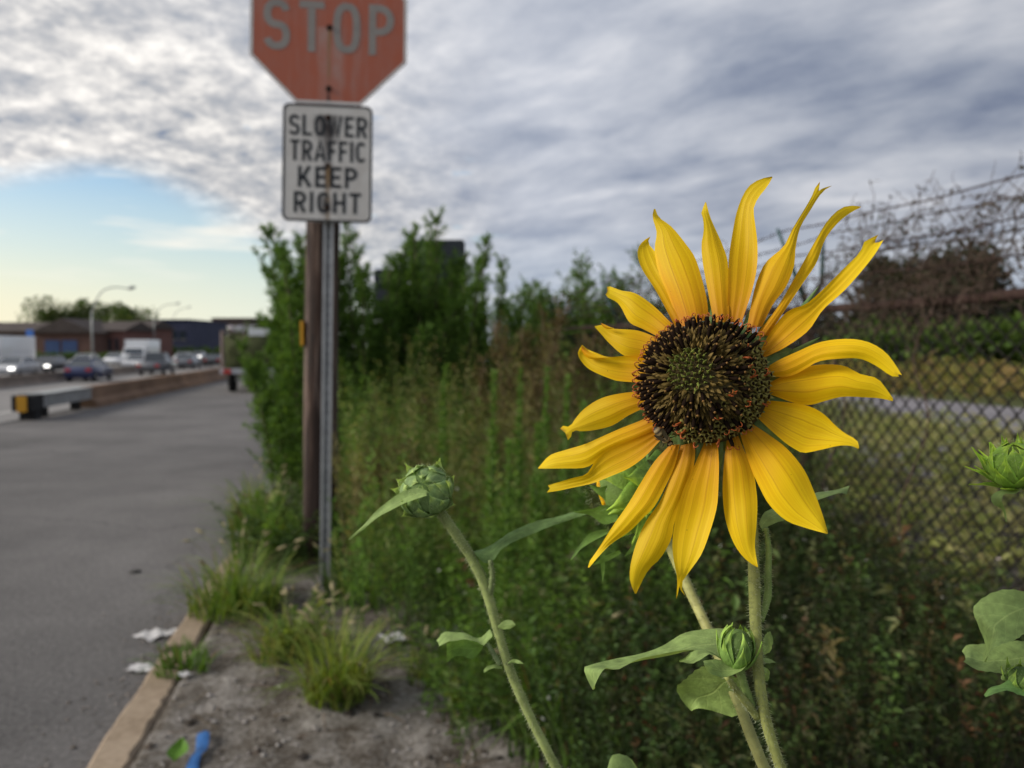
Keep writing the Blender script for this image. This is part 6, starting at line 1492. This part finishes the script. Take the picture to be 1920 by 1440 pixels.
scrap('crumpled white plastic sheet on the dirt behind the left plant', gp(880, 1205) + dz * .02, .28, .2, .09, 5)
scrap('pale flattened scrap on the dirt left of the crumpled sheet', gp(740, 1200) + dz * .01, .12, .1, .02, 6)
c0, c1_ = gp(385, 1362) + dz * .015, gp(358, 1440) + dz * .015; b = MB(); e = unit(np.cross(c1_ - c0, dz)) * .017
b.grid(np.array([[c0 * (1 - f) + (c1_ + (c1_ - c0) * .15) * f + e * s_ * (1 + .25 * math.sin(9 * f + s_)) + dz * (.006 * math.sin(14 * f) + .006 * (1 - s_ * s_)) for s_ in (-1, 0, 1)] for f in np.linspace(0, 1, 16)]))
tag(b.build('tape_strip', mat('blue_tape', (.03, .13, .36), .55, .3, 40), base=c0), 'crinkled blue tape strip on the dirt at the bottom', 'litter')
c = gp(332, 1412) + dz * .02; d_ = unit(gp(348, 1378) - c); e = unit(np.cross(d_, dz)); b = MB()
b.grid(np.array([[c + d_ * .11 * (f - .4) + e * s_ * .03 * math.sin(math.pi * min(1, f * .95 + .05)) + dz * (.03 * f * f + .012 * abs(s_)) for s_ in (-1, -.5, 0, .5, 1)] for f in np.linspace(0, 1, 9)]), col=(.10, .22, .025))
tag(b.build('fallen_leaf', M_LEAF, base=c), 'green fallen leaf beside the blue tape', 'leaf')
c = gpx(253, 1073, .0); b = MB(); b.lathe(c, (0, 0, 1), [(.03, .001), (.035, .006), (.02, .012)], 9)
tag(b.build('flat_stone', mat('dark_stone', (.05, .048, .045), .9, .3, 40), base=c), 'flat dark stone lying alone on the asphalt', 'stone')
# small white blossoms and pale seed tufts among the weeds
b = MB()
for i in range(110):
    s0, u0 = rr.uniform(.1, 2.4), rr.uniform(1.7, 5.5); c = on_verge(s0, u0) + dz * rr.uniform(.15, .5); R_ = rr.uniform(.003, .0065); col = mixcol([(.62, .6, .56), (.5, .42, .38), (.66, .66, .64)], 1, rr, .05)[0]
    nrm = unit(rr.normal(0, .5, 3) + np.array((0, -.5, .8))); e1 = unit(np.cross(nrm, (1, 0, 0))); e2 = np.cross(nrm, e1)
    for q in range(5):
        a = q * 1.2566; d = e1 * math.cos(a) + e2 * math.sin(a); s_ = np.cross(nrm, d); b.add([c, c + d * R_ * .7 + s_ * R_ * .4, c + d * R_ * 1.3 + nrm * R_ * .3, c + d * R_ * .7 - s_ * R_ * .4], [(0, 1, 2, 3)], col=col)
tag(b.build('white_blossoms', M_FOL), 'tiny white blossoms dotted through the dark weeds', 'flowers', kind='stuff')
